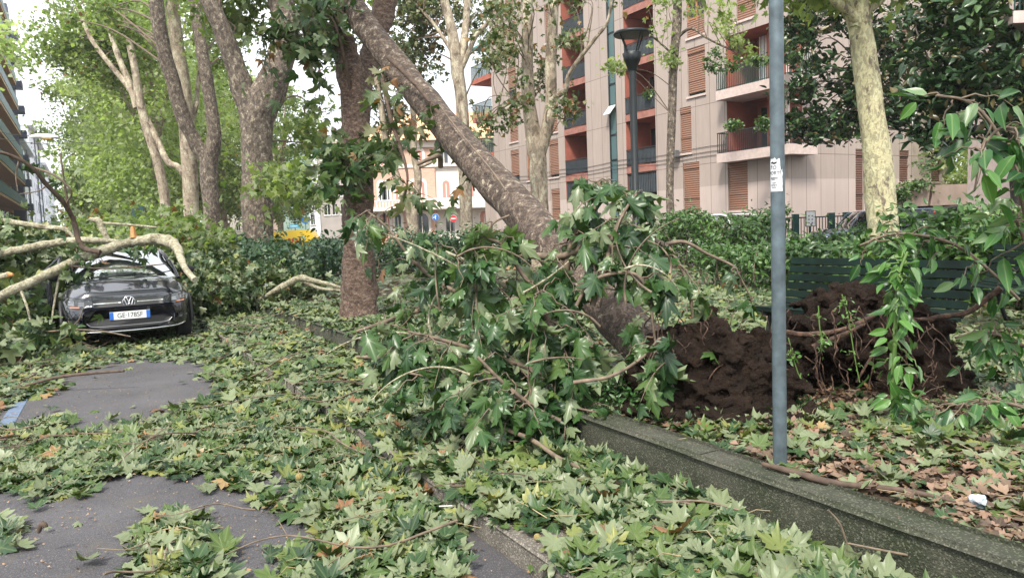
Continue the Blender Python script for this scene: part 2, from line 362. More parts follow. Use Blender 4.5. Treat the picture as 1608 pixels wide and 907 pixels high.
# kerb: granite stones with open joints, one thing; the concrete low wall of long blocks
def stones(name, s0, s1, t0, t1, z0, z1, length, mat, jit=.0, bev=.02, gap=.008):
    bm = bmesh.new(); s = s0; k = 0
    while s < s1:
        e = s + length * random.uniform(.9, 1.1) - gap
        dz = random.uniform(-jit, jit); dt = random.uniform(-jit, jit)
        r = bmesh.ops.create_cube(bm, size=1.)
        vs = r['verts']
        for v in vs:
            ss = s if v.co.x < 0 else e; tt = (t0 if v.co.y < 0 else t1) + dt; zz = z0 if v.co.z < 0 else z1 + dz
            v.co = Vector(W(ss, tt, zz))
        ed = list({e_ for v in vs for e_ in v.link_edges})
        bmesh.ops.bevel(bm, geom=ed, offset=bev, segments=3, profile=.5, affect='EDGES')
        s = e + gap; k += 1
    me = bpy.data.meshes.new(name); bm.to_mesh(me); bm.free(); me.materials.append(mat)
    return link(name, me, loc=W(s0, t0, z0))
tag(stones('road_kerb', .6, 40, 1.57, 1.83, -.03, PAVE + .012, .95, M_kerb, .008, .012), kind='structure')
tag(stones('low_wall', .4, 24, 2.63, 2.80, -.02, WTOP, 1.30, M_wallc, .006, .02, .012), 'dark mossy concrete edging wall along the planted ground', 'low wall')

# ---------------------------------------------------------------- the pink apartment building
def stripes_mat(name, c, c2, axis_scale, strength=.6, rough=.6):
    m = base_mat(name, rough); wv = N(m, 'TexWave', bands_direction='Z', Scale=axis_scale, Distortion=0.)
    L(m, coords(m), wv.inputs['Vector'])
    n = noise_n(m, coords(m, (1, 1, 6)), 3, 4)
    setcol(m, mix(m, n, mix(m, wv.outputs['Fac'], c2, c), mix(m, wv.outputs['Fac'], tuple(x * .8 for x in c2), tuple(x * .82 for x in c))))
    bump(m, wv.outputs['Fac'], strength, .03); return m
def panel_mat(name, c, joint, bw, rh, offs=(0, 0, 0), dirt=.35, swap=False):
    m = base_mat(name, .8); t = N(m, 'TexCoord'); sp = N(m, 'SeparateXYZ'); L(m, t.outputs['Object'], sp.inputs[0])
    cb = N(m, 'CombineXYZ'); ad = N(m, 'Math', operation='ADD')
    L(m, sp.outputs['X'], ad.inputs[0]); L(m, sp.outputs['Y'], ad.inputs[1])
    L(m, ad.outputs[0], cb.inputs[0]); L(m, sp.outputs['Z'], cb.inputs[1])
    mp = N(m, 'Mapping'); mp.inputs['Location'].default_value = offs; L(m, cb.outputs[0], mp.inputs[0])
    br = N(m, 'TexBrick', offset=0., squash=1.); br.inputs['Scale'].default_value = 1.; br.inputs['Mortar Size'].default_value = .014
    br.inputs['Brick Width'].default_value = bw; br.inputs['Row Height'].default_value = rh
    br.inputs['Color1'].default_value = (*c, 1); br.inputs['Color2'].default_value = (*[x * .93 for x in c], 1); br.inputs['Mortar'].default_value = (*joint, 1)
    L(m, mp.outputs[0], br.inputs['Vector'])
    n = noise_n(m, coords(m, (1, 1, .35)), .8, 7, .65); n2 = noise_n(m, coords(m, (2.5, 2.5, .25)), 2.5, 6)
    c_ = mix(m, dirt, br.outputs['Color'], mix(m, n, (.55, .53, .5), (1.25, 1.25, 1.25)), 'MULTIPLY')
    c_ = mix(m, dirt * .8, c_, mix(m, n2, (.6, .58, .55), (1.25, 1.25, 1.25)), 'MULTIPLY')
    setcol(m, c_); bump(m, br.outputs['Fac'], -.4, .01); return m
M_pink = panel_mat('pink_concrete_panel', (.40, .33, .295), (.15, .11, .10), .95, 2.82, (.2, -1.42, 0), .5)
M_pinkbase = panel_mat('pale_pink_base', (.50, .41, .375), (.2, .15, .14), .95, 30., (.2, 0, 0))
M_terra = plain('terracotta_plaster', (.34, .105, .07), .85, var=.2, scale=1.5)
M_terradark = plain('brick_red_fascia', (.30, .13, .10), .8, var=.25, scale=3)
M_shut = stripes_mat('wooden_rolling_shutter', (.34, .18, .115), (.16, .075, .05), 3.0)
M_shutd = stripes_mat('brown_rolling_shutter', (.20, .10, .075), (.09, .045, .035), 3.0)
M_rail = plain('charcoal_railing', (.035, .04, .045), .5, .3)
M_railb = plain('slate_railing_panel', (.07, .085, .10), .6, var=.3, scale=3)
M_green = plain('dark_green_paint', (.012, .05, .042), .45, .1)
M_glassb = base_mat('dark_window_glass', .06, (.03, .04, .045), 0, .8)
M_woodf = plain('orange_wood_frame', (.36, .15, .07), .6)
M_stair = base_mat('green_grey_stair_glass', .2, (.09, .15, .16), 0, .6)
M_curtain = plain('white_curtain', (.6, .6, .58), .9)
M_shade = plain('painted_shade', (.02, .016, .014), .9)
M_white = plain('white_paint', (.72, .72, .70), .6)
M_sill = plain('pink_stone_sill', (.55, .44, .40), .7)

def wall_grid(mb, u0, u1, v0, v1, rects, fn, mi=0):
    us = sorted({u0, u1, *[c for r in rects for c in r[:2] if u0 < c < u1]}); vs = sorted({v0, v1, *[c for r in rects for c in r[2:4] if v0 < c < v1]})
    for i in range(len(us) - 1):
        for j in range(len(vs) - 1):
            cu, cv = (us[i] + us[i + 1]) / 2, (vs[j] + vs[j + 1]) / 2
            if any(r[0] < cu < r[1] and r[2] < cv < r[3] for r in rects): continue
            mb.add([fn(us[i], vs[j], 0), fn(us[i + 1], vs[j], 0), fn(us[i + 1], vs[j + 1], 0), fn(us[i], vs[j + 1], 0)], [(0, 1, 2, 3)], mi)
def reveals(mb, r, depth, fn, mi=0, back=False):
    a, b_, c, d = r
    for (p, q_) in (((a, c), (b_, c)), ((b_, c), (b_, d)), ((b_, d), (a, d)), ((a, d), (a, c))):
        mb.add([fn(*p, 0), fn(*q_, 0), fn(*q_, -depth), fn(*p, -depth)], [(0, 1, 2, 3)], mi)
    if back: mb.add([fn(a, c, -depth), fn(b_, c, -depth), fn(b_, d, -depth), fn(a, d, -depth)], [(0, 1, 2, 3)], mi)
def fbox(mb, fn, u0, u1, v0, v1, d0, d1, mi=0): mb.box((u0, v0, d0), (u1, v1, d1), mi, T=fn)

TA = 26.2
apt = empty('apartment_building', W(21.79, TA, 0), math.pi / 2 + AV, 'pink panelled apartment block with red loggias and rolling shutters', 'apartment building')
# local axes: x along the street away from us, y towards the street, z up; origin at the near corner
fA = lambda u, v, d: (u - 21.79, d, v)             # street face, u = distance along the street
fS = lambda u, v, d: (-d, -(u - TA), v)            # gable face, u = distance from the street's axis
STY = 2.82
wallmb = MB(); rectsA, rectsS = [], []
HT = 22.
winA, loggiaA = [], []
for k in range(-1, 6):
    z = 4.62 + k * STY
    if k >= 0:
        winA += [(44.45, 45.6, z - .02 + .05, z + 2.3, 'a'), (42.3, 43.4, z + .03, z + 2.3, 'b'), (39.5, 40.6, z + .03, z + 2.4, 'a')]
        loggiaA += [(36.4, 38.75, z, z + 2.46), (30.25, 32.7, z, z + 2.46)]
winA += [(39.5, 40.5, 1.9, 3.9, 'a'), (42.3, 43.3, 1.9, 3.9, 'a'), (44.5, 45.6, 1.9, 3.9, 'a')]
winA += [(27.1, 28.25, 1.9, 4.4, 's'), (27.6, 28.4, 4.9, 7.15, 's'), (26.6, 27.8, 7.6, 9.9, 's'), (26.6, 27.8, 10.4, 12.6, 'b'), (26.6, 27.8, 13.2, 15.5, 's'), (26.6, 27.8, 16, 18.3, 's')]
winA += [(24.05, 25.25, 1.92, 4.15, 's'), (23.5, 24.6, 10.4, 12.7, 's'), (23.5, 24.6, 13.2, 15.5, 's'), (23.5, 24.6, 16, 18.3, 's')]
loggiaA0 = [(36.4, 38.75, 2.95, 4.22), (30.25, 32.7, 2.95, 4.22)]
L3 = [(21.79, 25.25, 4.55, 7.0), (21.79, 25.25, 7.4, 9.9)]
rectsA = [w_[:4] for w_ in winA] + loggiaA + loggiaA0 + L3
stair = (33.5, 34.2, 1.2, HT - 1)
rectsA.append(stair)
VS = 3.15
wall_grid(wallmb, 21.79, 48, VS, HT, rectsA, fA, 0)
wall_grid(wallmb, 21.79, 48, 0, VS, rectsA, fA, 1)
L3s = [(TA, 27.1, 4.55, 7.0), (TA, 27.1, 7.4, 9.9)]
winS = [(30.7, 31.3, 1.7, 4.5, 'd'), (34.0, 34.75, 3.0, 4.5, 'd'), (36.6, 37.4, 3.0, 4.3, 'd')]
for k in (1, 2, 3, 4): winS += [(34.0, 34.75, 3.0 + k * STY, 4.6 + k * STY, 'd'), (36.4, 37.3, 3.0 + k * STY, 4.6 + k * STY, 'd'), (30.7, 31.4, 3.0 + k * STY, 4.8 + k * STY, 'd')]
rectsS = [w_[:4] for w_ in winS] + L3s
wall_grid(wallmb, TA, 38, VS, HT, rectsS, fS, 0)
wall_grid(wallmb, TA, 38, 0, VS, rectsS, fS, 1)
wallmb.add([fA(48, 0, 0), fA(48, 0, -11.8), fA(48, HT, -11.8), fA(48, HT, 0)], [(0, 1, 2, 3)])
wallmb.add([fS(38, 0, 0), fS(38, 0, -26.2), fS(38, HT, -26.2), fS(38, HT, 0)], [(0, 1, 2, 3)])
for w_ in winA: reveals(wallmb, w_[:4], .16, fA, 0)
for w_ in winS: reveals(wallmb, w_[:4], .16, fS, 0)
wallmb.build('wall', [M_pink, M_pinkbase], apt)
rf = MB(); fbox(rf, fA, 21.5, 48.3, HT, HT + .3, -12.1, .3); rf.build('roof', M_sill, apt)
def window(w_, fn, par):
    a, b_, c, d, kind = w_; mb = MB(); sm = M_shutd if kind == 'd' else M_shut
    fbox(mb, fn, a, b_, c, d, -.15, -.13, 1)
    fbox(mb, fn, a - .06, b_ + .06, c - .1, c, -.14, .07, 2)
    if kind in 'asd' :
        o = mb.build('window', [M_woodf, M_glassb, M_sill], par); s = MB()
        lo = c + random.choice((0, 0, 0, 0, .15, .5, .9)) * (kind != 'd')
        fbox(s, fn, a + .01, b_ - .01, lo, d, -.12, -.07); fbox(s, fn, a, b_, d - .28, d, -.06, -.02)
        fbox(s, fn, a, b_, c + .72, c + .78, -.07, -.045)
        s.build('shutter', sm, o)
    else:
        for (x0, x1) in ((a, a + .08), (b_ - .08, b_), ((a + b_) / 2 - .05, (a + b_) / 2 + .05)): fbox(mb, fn, x0, x1, c, d, -.129, -.08)
        for (z0, z1) in ((c, c + .1), (c + .85, c + .95), (d - .1, d)): fbox(mb, fn, a, b_, z0, z1, -.128, -.079)
        o = mb.build('window', [M_woodf, M_glassb, M_sill], par); s = MB()
        fbox(s, fn, a, b_, d - .5, d, -.07, -.03); fbox(s, fn, a, b_, c, c + .8, -.07, -.04); s.build('shutter', sm, o)
for w_ in winA: window(w_, fA, apt)
for w_ in winS: window(w_, fS, apt)
def rail(mb, fn, a, b_, z0, z1, d, step=.11, th=.012, panel=True):
    fbox(mb, fn, a, b_, z1 - .04, z1, d - .025, d + .025); fbox(mb, fn, a, b_, z0 + .05, z0 + .08, d - .015, d + .015)
    u = a
    while u < b_: fbox(mb, fn, u, u + th * 2, z0 + .06, z1 - .02, d - th, d + th); u += step
    if panel: fbox(mb, fn, a, b_, z0 + .1, z1 - .08, d - .035, d - .022, 1)
def loggia(r, fn, par, bars=False):
    a, b_, c, d = r; mb = MB(); reveals(mb, r, 1.7, fn, 0, True)
    o = mb.build('loggia', M_terra, par)
    dm = MB(); fbox(dm, fn, a + .35 * (b_ - a), b_ - .15, c, d - .35, -1.695, -1.66, 0); fbox(dm, fn, a + .35 * (b_ - a), a + .35 * (b_ - a) + .07, c, d - .35, -1.655, -1.6, 1)
    dm.build('window_door', [M_glassb, M_woodf], o)
    rm = MB()
    if bars: rail(rm, fn, a, b_, c + .1, d, -.05, .14, .015, True)
    else: rail(rm, fn, a, b_, c, c + .93, .0)
    rm.build('railing', [M_rail, M_railb], o)
    if not bars:
        sb = MB(); fbox(sb, fn, a, b_, c - .36, c - .002, -.2, .03); sb.build('slab_edge', M_terradark, o)
for r in loggiaA: loggia(r, fA, apt)
for r in loggiaA0: loggia(r, fA, apt, True)
# corner loggias wrap both faces, with projecting slab and green railing
for i, (r, rs_) in enumerate(zip(L3, L3s)):
    mb = MB(); c, d = r[2], r[3]
    x0, x1 = 0, 25.25 - 21.79; y0, y1 = -.9, 0
    mb.add([(x0 + 1.9, -2.0, c), (x1, -2.0, c), (x1, -2.0, d), (x0 + 1.9, -2.0, d)], [(0, 1, 2, 3)])
    mb.add([(x1, 0, c), (x1, -2, c), (x1, -2, d), (x1, 0, d)], [(0, 1, 2, 3)])
    mb.add([(0, -.9, c), (1.9, -.9, c), (1.9, -.9, d), (0, -.9, d)], [(0, 1, 2, 3)])
    mb.add([(1.9, -.9, c), (1.9, -2, c), (1.9, -2, d), (1.9, -.9, d)], [(0, 1, 2, 3)])
    mb.add([(0, 0, c), (x1, 0, c), (x1, -2, c), (0, -2, c)], [(0, 1, 2, 3)]); mb.add([(0, 0, d), (x1, 0, d), (x1, -2, d), (0, -2, d)], [(0, 1, 2, 3)])
    o = mb.build('corner_loggia', M_terra, apt)
    g_ = MB(); g_.box((x1 - 1.5, -1.99, c), (x1 - .3, -1.95, d - .3)); g_.build('window_door', M_glassb, o)
    if i == 1: g_ = MB(); [g_.box((x1 - 2.2 + j * .1, -1.3 + .03 * (j % 2), c + .3), (x1 - 2.12 + j * .1, -1.28 + .03 * (j % 2), d - .1)) for j in range(14)]; g_.build('curtain', M_curtain, o)
    p_ = MB(); p_.box((.0, -.12, c), (.14, .0, d)); p_.build('corner_post', M_sill, o)
    s_ = MB(); s_.box((-.65, -1.05, c - .42), (x1 + .05, .65, c + .0)); s_.build('balcony_slab', M_sill, o)
    t_ = MB(); z0, z1 = c, c + .95
    for (p0, p1) in (((x1, .62), (-.62, .62)), ((-.62, .62), (-.62, -1.0)), ((x1, .62), (x1, .02))):
        p0, p1 = np.array(p0), np.array(p1); ln = np.linalg.norm(p1 - p0); n_ = max(2, int(ln / .11))
        for j in range(n_ + 1):
            q = p0 + (p1 - p0) * j / n_; t_.box((q[0] - .012, q[1] - .012, z0), (q[0] + .012, q[1] + .012, z1 - .02))
        lo, hi = np.minimum(p0, p1) - .025, np.maximum(p0, p1) + .025
        t_.box((lo[0], lo[1], z1 - .04), (hi[0], hi[1], z1)); t_.box((lo[0] + .012, lo[1] + .012, z0 + .04), (hi[0] - .012, hi[1] - .012, z0 + .07))
    t_.build('railing', M_green if i else M_rail, o)
    pl = MB()
# projecting end balconies at the far end
for k in range(0, 4):
    z = 4.3 + k * STY + (2.8 if k else 2.8)
    if k > 2: break
    mb = MB(); mb.box((48 - 21.79, -3.2, z - .35), (51 - 21.79, .1, z)); o = mb.build('end_balcony', M_terra, apt)
    t_ = MB()
    for (p0, p1) in (((26.2, .07), (29.2, .07)), ((29.2, .07), (29.2, -3.1))):
        p0, p1 = np.array(p0), np.array(p1); ln = np.linalg.norm(p1 - p0); n_ = int(ln / .12)
        for j in range(n_ + 1):
            q = p0 + (p1 - p0) * j / n_; t_.box((q[0] - .014, q[1] - .014, z), (q[0] + .014, q[1] + .014, z + 1))
        lo, hi = np.minimum(p0, p1) - .02, np.maximum(p0, p1) + .02; t_.box((lo[0], lo[1], z + .96), (hi[0], hi[1], z + 1))
    t_.build('railing', M_green, o)
    if k == 2: a_ = MB(); a_.box((26.3, -1.2, z + 2.2), (29.1, .2, z + 2.3)); a_.build('awning', plain('teal_awning', (.05, .3, .27), .7), o)
ew = MB(); ew.box((48.0 - 21.79, -3.2, 0), (50.3 - 21.79, -.3, 6.7)); ew.build('end_wing', [M_pink], apt)
# stair window strip with the one vent flap tilted open
sm = MB(); fbox(sm, fA, stair[0], stair[1], stair[2], stair[3], -.12, -.08, 0)
z = 2.3
while z < HT - 1: fbox(sm, fA, stair[0], stair[1], z, z + .06, -.079, -.03, 1); z += 1.41
for x0 in (stair[0], stair[1] - .06): fbox(sm, fA, x0, x0 + .06, stair[2], stair[3], -.078, .0, 1)
so_ = sm.build('stair_window', [M_stair, M_rail], apt)
fl = MB(); zt = onT(965, 165, TA)[1]
fl.add([fA(33.55, zt, .02), fA(34.15, zt, .02), fA(34.15, zt - .5, .45), fA(33.55, zt - .5, .45)], [(0, 1, 2, 3)]); fl.add([fA(33.55, zt - .02, .0), fA(34.15, zt - .02, .0), fA(34.15, zt - .52, .43), fA(33.55, zt - .52, .43)], [(0, 1, 2, 3)])
fl.build('vent_flap', M_white, so_)
# cables clipped along the face, small floodlight
cb = MB()
for z in (4.55, 4.75, 5.0):
    pts = [fA(u, z + .35 * (u - 22) / 26 * 0 + .05 * math.sin(u), .03) for u in np.linspace(25.3, 48, 24)]; cb.tube(pts, .012, 4)
cb.build('cable', M_rail, apt)
fp = onT(1065, 243, TA); fm = MB(); fbox(fm, fA, fp[0] - .25, fp[0] + .25, fp[1] - .12, fp[1] + .2, .15, .4); fbox(fm, fA, fp[0] - .03, fp[0] + .03, fp[1], fp[1] + .05, 0, .16)
fm.build('floodlight', plain('grey_metal', (.2, .21, .22), .4, .5), apt)

# terrace in front of the gable: planter wall, its plants, fence, panel
ter = MB(); tp0 = toST(P(1395, 300, 29)); 
a0 = P(1385, 318, 29.5); a1 = P(1560, 298, 29.5)
ux = unit((a1 - a0) * [1, 1, 0]); uy = np.array([-ux[1], ux[0], 0])
LEN = np.linalg.norm((a1 - a0)[:2]); gm = P(1458, 300, 29.5); lm = (gm - a0) @ ux
terr = empty('terrace_wall', a0 * [1, 1, 0], math.atan2(ux[1], ux[0]), 'beige concrete planter wall in two lengths in front of the gable', 'planter wall')
for (x0, x1) in ((-.3, lm - .05), (lm + .05, LEN + 4)):
    mb = MB(); mb.add([(x0, -.05, 1.75), (x1, -.05, 1.75), (x1, -.25, 2.55), (x0, -.25, 2.55), (x0, .5, 1.75), (x1, .5, 1.75), (x1, .5, 2.55), (x0, .5, 2.55)], [(0, 1, 2, 3), (4, 5, 6, 7), (3, 2, 6, 7), (0, 1, 5, 4), (0, 3, 7, 4), (1, 2, 6, 5)])
    mb.build('parapet', plain('beige_concrete', (.33, .25, .20), .85, var=.2, scale=1.5), terr)
mb = MB(); mb.box((-.3, .3, 0), (LEN + 4, .45, 1.9)); mb.build('painted_shade_base', M_shade, terr)  # near-black colour stands in for the shade under the parapet

# fence in front of gable
f0, f1 = P(1243, 350, 29), P(1335, 350, 29)
fu = unit((f1 - f0) * [1, 1, 0]); fl_ = np.linalg.norm((f1 - f0)[:2])
fence = empty('metal_fence', f0 * [1, 1, 0], math.atan2(fu[1], fu[0]), 'low dark metal fence with square green posts below the gable', 'fence')
mb = MB(); mb.box((-3, -.02, 1.45), (fl_ + 3, .02, 1.5)); mb.box((-3, -.02, .3), (fl_ + 3, .02, .35)); u = -3
while u < fl_ + 3: mb.box((u, -.012, .1), (u + .025, .012, 1.45)); u += .12
mb.build('bar_panel', M_rail, fence)
for u in (.15, .95 + .6, 2.15):
    mb = MB(); mb.box((u - .11, -.11, -.02), (u + .11, .11, 1.62)); mb.build('post', M_green, fence)
sp_ = P(1273, 344, 28.4); sg = empty('notice_board', sp_ * [1, 1, 0], 0, 'white panel with small grey pictograms in a dark frame on the fence', 'notice board')
mb = MB(); mb.box((-.19, 0, 1.12), (.19, .05, 1.72)); mb.box((-.04, .05, 0), (.04, .1, 1.3)); mb.build('frame', M_green, sg)
mb = MB(); mb.box((-.16, -.006, 1.15), (.16, -.002, 1.69)); f_ = mb.build('panel', M_white, sg)
for i in range(6):
    mb = MB(); j = i % 2; k = i // 2; mb.box((-.10 + j * .13, -.012, 1.24 + k * .13), (-.04 + j * .13, -.008, 1.29 + k * .13)); mb.build('pictogram', plain('grey_print', (.2, .2, .22), .8), f_)

# ---------------------------------------------------------------- far buildings
def box_building(name, label, origin, rz, w_, d_, h_, wallm, wins, roofm=None, eave=.4, winm=None, cat='building', arched=False):
    """origin: left foot of the front; local x right, y into the building"""
    e = empty(name, origin, rz, label, cat)
    fn = lambda u, v, d: (u, -d, v)
    mb = MB(); wall_grid(mb, 0, w_, 0, h_, [x[:4] for x in wins], fn)
    mb.add([(0, 0, 0), (0, d_, 0), (0, d_, h_), (0, 0, h_)], [(0, 1, 2, 3)]); mb.add([(w_, 0, 0), (w_, d_, 0), (w_, d_, h_), (w_, 0, h_)], [(0, 1, 2, 3)])
    for x in wins: reveals(mb, x[:4], .2, fn)
    mb.build('wall', wallm, e)
    mb = MB(); mb.box((-eave, -eave, h_), (w_ + eave, d_ + eave, h_ + .3)); mb.build('roof', roofm or M_sill, e)
    for x in wins:
        a, b_, c, d = x[:4]; pm = x[4] if len(x) > 4 else M_glassb
        m2 = MB(); fbox(m2, fn, a, b_, c, d, -.2, -.16, 0); fbox(m2, fn, (a + b_) / 2 - .03, (a + b_) / 2 + .03, c, d, -.159, -.13, 1)
        fbox(m2, fn, a - .1, b_ + .1, c - .15, c, -.1, .08, 1)
        m2.build('window', [pm, M_white], e)
    return e
def brickm(name, c, c2, mortar):
    m = base_mat(name, .85); br = N(m, 'TexBrick'); br.inputs['Scale'].default_value = 1.6
    br.inputs['Color1'].default_value = (*c, 1); br.inputs['Color2'].default_value = (*c2, 1); br.inputs['Mortar'].default_value = (*mortar, 1); br.inputs['Mortar Size'].default_value = .012
    t = N(m, 'TexCoord'); sp = N(m, 'SeparateXYZ'); cb = N(m, 'CombineXYZ'); L(m, t.outputs['Object'], sp.inputs[0]); L(m, sp.outputs['X'], cb.inputs[0]); L(m, sp.outputs['Z'], cb.inputs[1]); L(m, cb.outputs[0], br.inputs['Vector'])
    setcol(m, br.outputs['Color']); return m
M_brick = brickm('orange_brick', (.66, .40, .30), (.60, .35, .26), (.65, .52, .45))  # brick paled so that its colour carries the sunlight
M_creams = plain('cream_plaster', (.80, .74, .68), .85, var=.06, scale=1)
M_pinkshut = plain('faded_pink_shutter', (.55, .24, .20), .7)
M_orangeroof = plain('pale_clay_roof', (.66, .36, .20), .8, var=.15, scale=2)
YV = 72.
def vx(x): return (x - 578) * YV / F
vo_ = P(578, 375, YV); vbase = vo_ * [1, 1, 0]
z_at = lambda y, x=680: float(P(x, y, YV)[2])
villa = empty('brick_villa', vbase, 0, 'orange brick and cream villa with arched windows and long white balcony', 'villa')
fV = lambda u, v, d: (u, -d, v)
def arch(mb, a, b_, c, d, d0, d1, mi, seg=8):
    r = (b_ - a) / 2; cx_ = (a + b_) / 2; zc = d - r
    pts = [(a, c), (b_, c)] + [(cx_ + r * math.cos(t), zc + r * math.sin(t)) for t in np.linspace(0, math.pi, seg)]
    n = len(pts); vs = [fV(u, v, d0) for u, v in pts] + [fV(u, v, d1) for u, v in pts]
    mb.add(vs, [tuple(range(n))[::-1], tuple(range(n, 2 * n))] + [(i, (i + 1) % n, n + (i + 1) % n, n + i) for i in range(n)], mi)
EV = z_at(221)
mb = MB()
mb.box((0, 0, 0), (vx(687), 9, EV)); mb.build('brick_wall', M_brick, villa)
mb = MB(); mb.box((vx(687) + .003, .25, 0), (vx(800), 9, EV)); mb.build('cream_wall', M_creams, villa)
mb = MB(); mb.add([(-.6, -.8, EV), (vx(810), -.8, EV), (vx(810), 10, EV), (-.6, 10, EV), (2.5, 4, EV + 3.2), (vx(780), 4, EV + 3.2)], [(0, 1, 5, 4), (1, 2, 5), (2, 3, 4, 5), (3, 0, 4), (0, 3, 2, 1)]); mb.build('roof', M_orangeroof, villa)
mb = MB()
for y in (262, 330): fbox(mb, fV, -.05, vx(800), z_at(y), z_at(y) + .3, -.22, .1)
fbox(mb, fV, -.1, vx(800), EV - .6, EV - .002, -.22, .25)
mb.build('string_course', M_creams, villa)
mb = MB(); zb0, zb1 = z_at(329), z_at(312)
fbox(mb, fV, 0, vx(770), zb0, zb0 + .35, .3, 1.5); fbox(mb, fV, 0, vx(770), zb1 - .15, zb1, 1.3, 1.5); u = 0
while u < vx(770): fbox(mb, fV, u, u + .14, zb0 + .35, zb1 - .15, 1.35, 1.47); u += .3
mb.build('balcony', M_creams, villa)
for (x0, x1, y0, y1, mt, off) in [(658, 669, 235, 260, M_pinkshut, 0), (696, 708, 235, 260, M_railb, -.25), (735, 745, 235, 260, M_railb, -.25), (650, 657.5, 284, 311, M_pinkshut, 0), (661, 670, 284, 311, M_pinkshut, 0), (698, 709, 284, 311, M_pinkshut, -.25),
                             (735, 746, 284, 311, M_pinkshut, -.25), (654, 674, 334, 364, M_glassb, 0), (701, 714, 336, 364, M_glassb, -.25), (755, 767, 334, 364, M_pinkshut, -.25), (622, 631, 334, 362, M_railb, 0), (598, 604, 334, 362, M_pinkshut, 0), (607, 613, 334, 362, M_pinkshut, 0), (583, 590, 340, 368, M_railb, 0),
                             (600, 606, 284, 311, M_glassb, 0), (609, 615, 284, 311, M_railb, 0), (625, 634, 284, 311, M_pinkshut, 0), (600, 608, 235, 260, M_pinkshut, 0), (625, 634, 235, 260, M_pinkshut, 0)]:
    m2 = MB(); arch(m2, vx(x0) - .25, vx(x1) + .25, z_at(y1) - .1, z_at(y0) + .3, off + .0, off + .06, 1); arch(m2, vx(x0), vx(x1), z_at(y1), z_at(y0), off + .02, off + .09, 0)
    fbox(m2, fV, (vx(x0) + vx(x1)) / 2 - .04, (vx(x0) + vx(x1)) / 2 + .04, z_at(y1), z_at(y0) - .3, off + .09, off + .12, 1)
    m2.build('window', [mt, M_creams], villa)

def simple_px_building(name, label, x0, x1, ytop, Y, wallm, wins_px, depth=10, cat='building'):
    o = P(x0, 375, Y) * [1, 1, 0]; k = Y / F; h = float(P((x0 + x1) / 2, ytop, Y)[2])
    zz = lambda y: float(P((x0 + x1) / 2, y, Y)[2])
    wins = [((a - x0) * k, (b_ - x0) * k, max(.2, zz(d)), zz(c)) for a, b_, c, d in wins_px]
    return box_building(name, label, o, 0, (x1 - x0) * k, depth, h, wallm, wins, cat=cat)
M_grey = plain('grey_plaster', (.42, .38, .36), .85, var=.12, scale=.5)
M_gwhite = plain('chalk_white_plaster', (.75, .76, .8), .85, var=.06, scale=1)
M_gbrick = brickm('pale_green_brick', (.33, .46, .40), (.30, .42, .37), (.38, .5, .45))
M_beige = plain('rose_beige_plaster', (.50, .38, .32), .85, var=.1, scale=.5)
simple_px_building('stained_block', 'grey stained block with dark square windows behind the brown trunk', 506, 576, 225, 88, M_grey, [(a, b_, c, c + 16) for c in (234, 262, 291, 320) for a, b_ in ((512, 521), (525, 532), (538, 546), (556, 564))])
simple_px_building('narrow_white_block', 'narrow white building with a column of dark windows, left of grey block', 488, 505, 215, 90, M_gwhite, [(490, 496, c, c + 15) for c in (232, 260, 286, 311, 337)])
simple_px_building('green_brick_house', 'windowless pale green brick gable wall beyond the yellow van', 446, 487.5, 235, 94, M_gbrick, [])
simple_px_building('beige_house', 'beige house with two tall dark windows beside the large leaning trunk', 395, 445.5, 235, 95, M_beige, [(437, 444, c, c + 20) for c in (265, 313, 338)] + [(418, 425, c, c + 20) for c in (265, 313)])
simple_px_building('far_avenue_block', 'pale block glimpsed between the avenue trunks', 330, 394, 290, 110, M_creams, [(a, a + 6, c, c + 12) for c in (300, 325, 350) for a in (340, 356, 372)])

# left side of the street: balcony block and white blocks
lb = empty('balcony_block', W(70, -7.6, 0), math.pi / 2 + AV, 'tall ochre block with stacked dark green balconies at the left edge', 'apartment building')
fL = lambda u, v, d: (u, -d, v)       # local x along street, towards the street = -y
mb = MB(); mb.box((0, 0, 0), (38, 14, 29)); mb.build('wall', plain('ochre_plaster', (.48, .25, .09), .8, var=.2, scale=.3), lb)
for k in range(9):
    z = 3.2 + k * 2.95
    mb = MB(); mb.box((2, -1.5, z - .25), (36.5, -.02, z)); bo = mb.build('balcony', plain('ochre_slab', (.52, .33, .16), .8), lb)
    mb = MB(); mb.box((2, -1.55, z), (36.5, -1.5, z + 1.0)); mb.box((36.5, -1.5, z), (36.55, -.02, z + 1)); mb.build('railing', plain('teal_green_railing', (.02, .085, .085), .5), bo)
    for u in range(4, 36, 5):
        mb = MB(); mb.box((u, -.06, z), (u + 2.4, -.012, z + 2.3)); mb.build('window', M_glassb, lb)
mb = MB(); mb.box((38.05, -1.2, 0), (40.4, 8, 30.5)); mb.build('stair_tower', plain('dark_slate_cladding', (.05, .06, .10), .6), lb)
for k in range(9):
    mb = MB(); mb.box((38.2, -2.0, 3 + k * 2.95), (40.2, -1.21, 3.8 + k * 2.95)); mb.build('landing', plain('dark_slate_cladding', (.05, .06, .10), .6), lb)
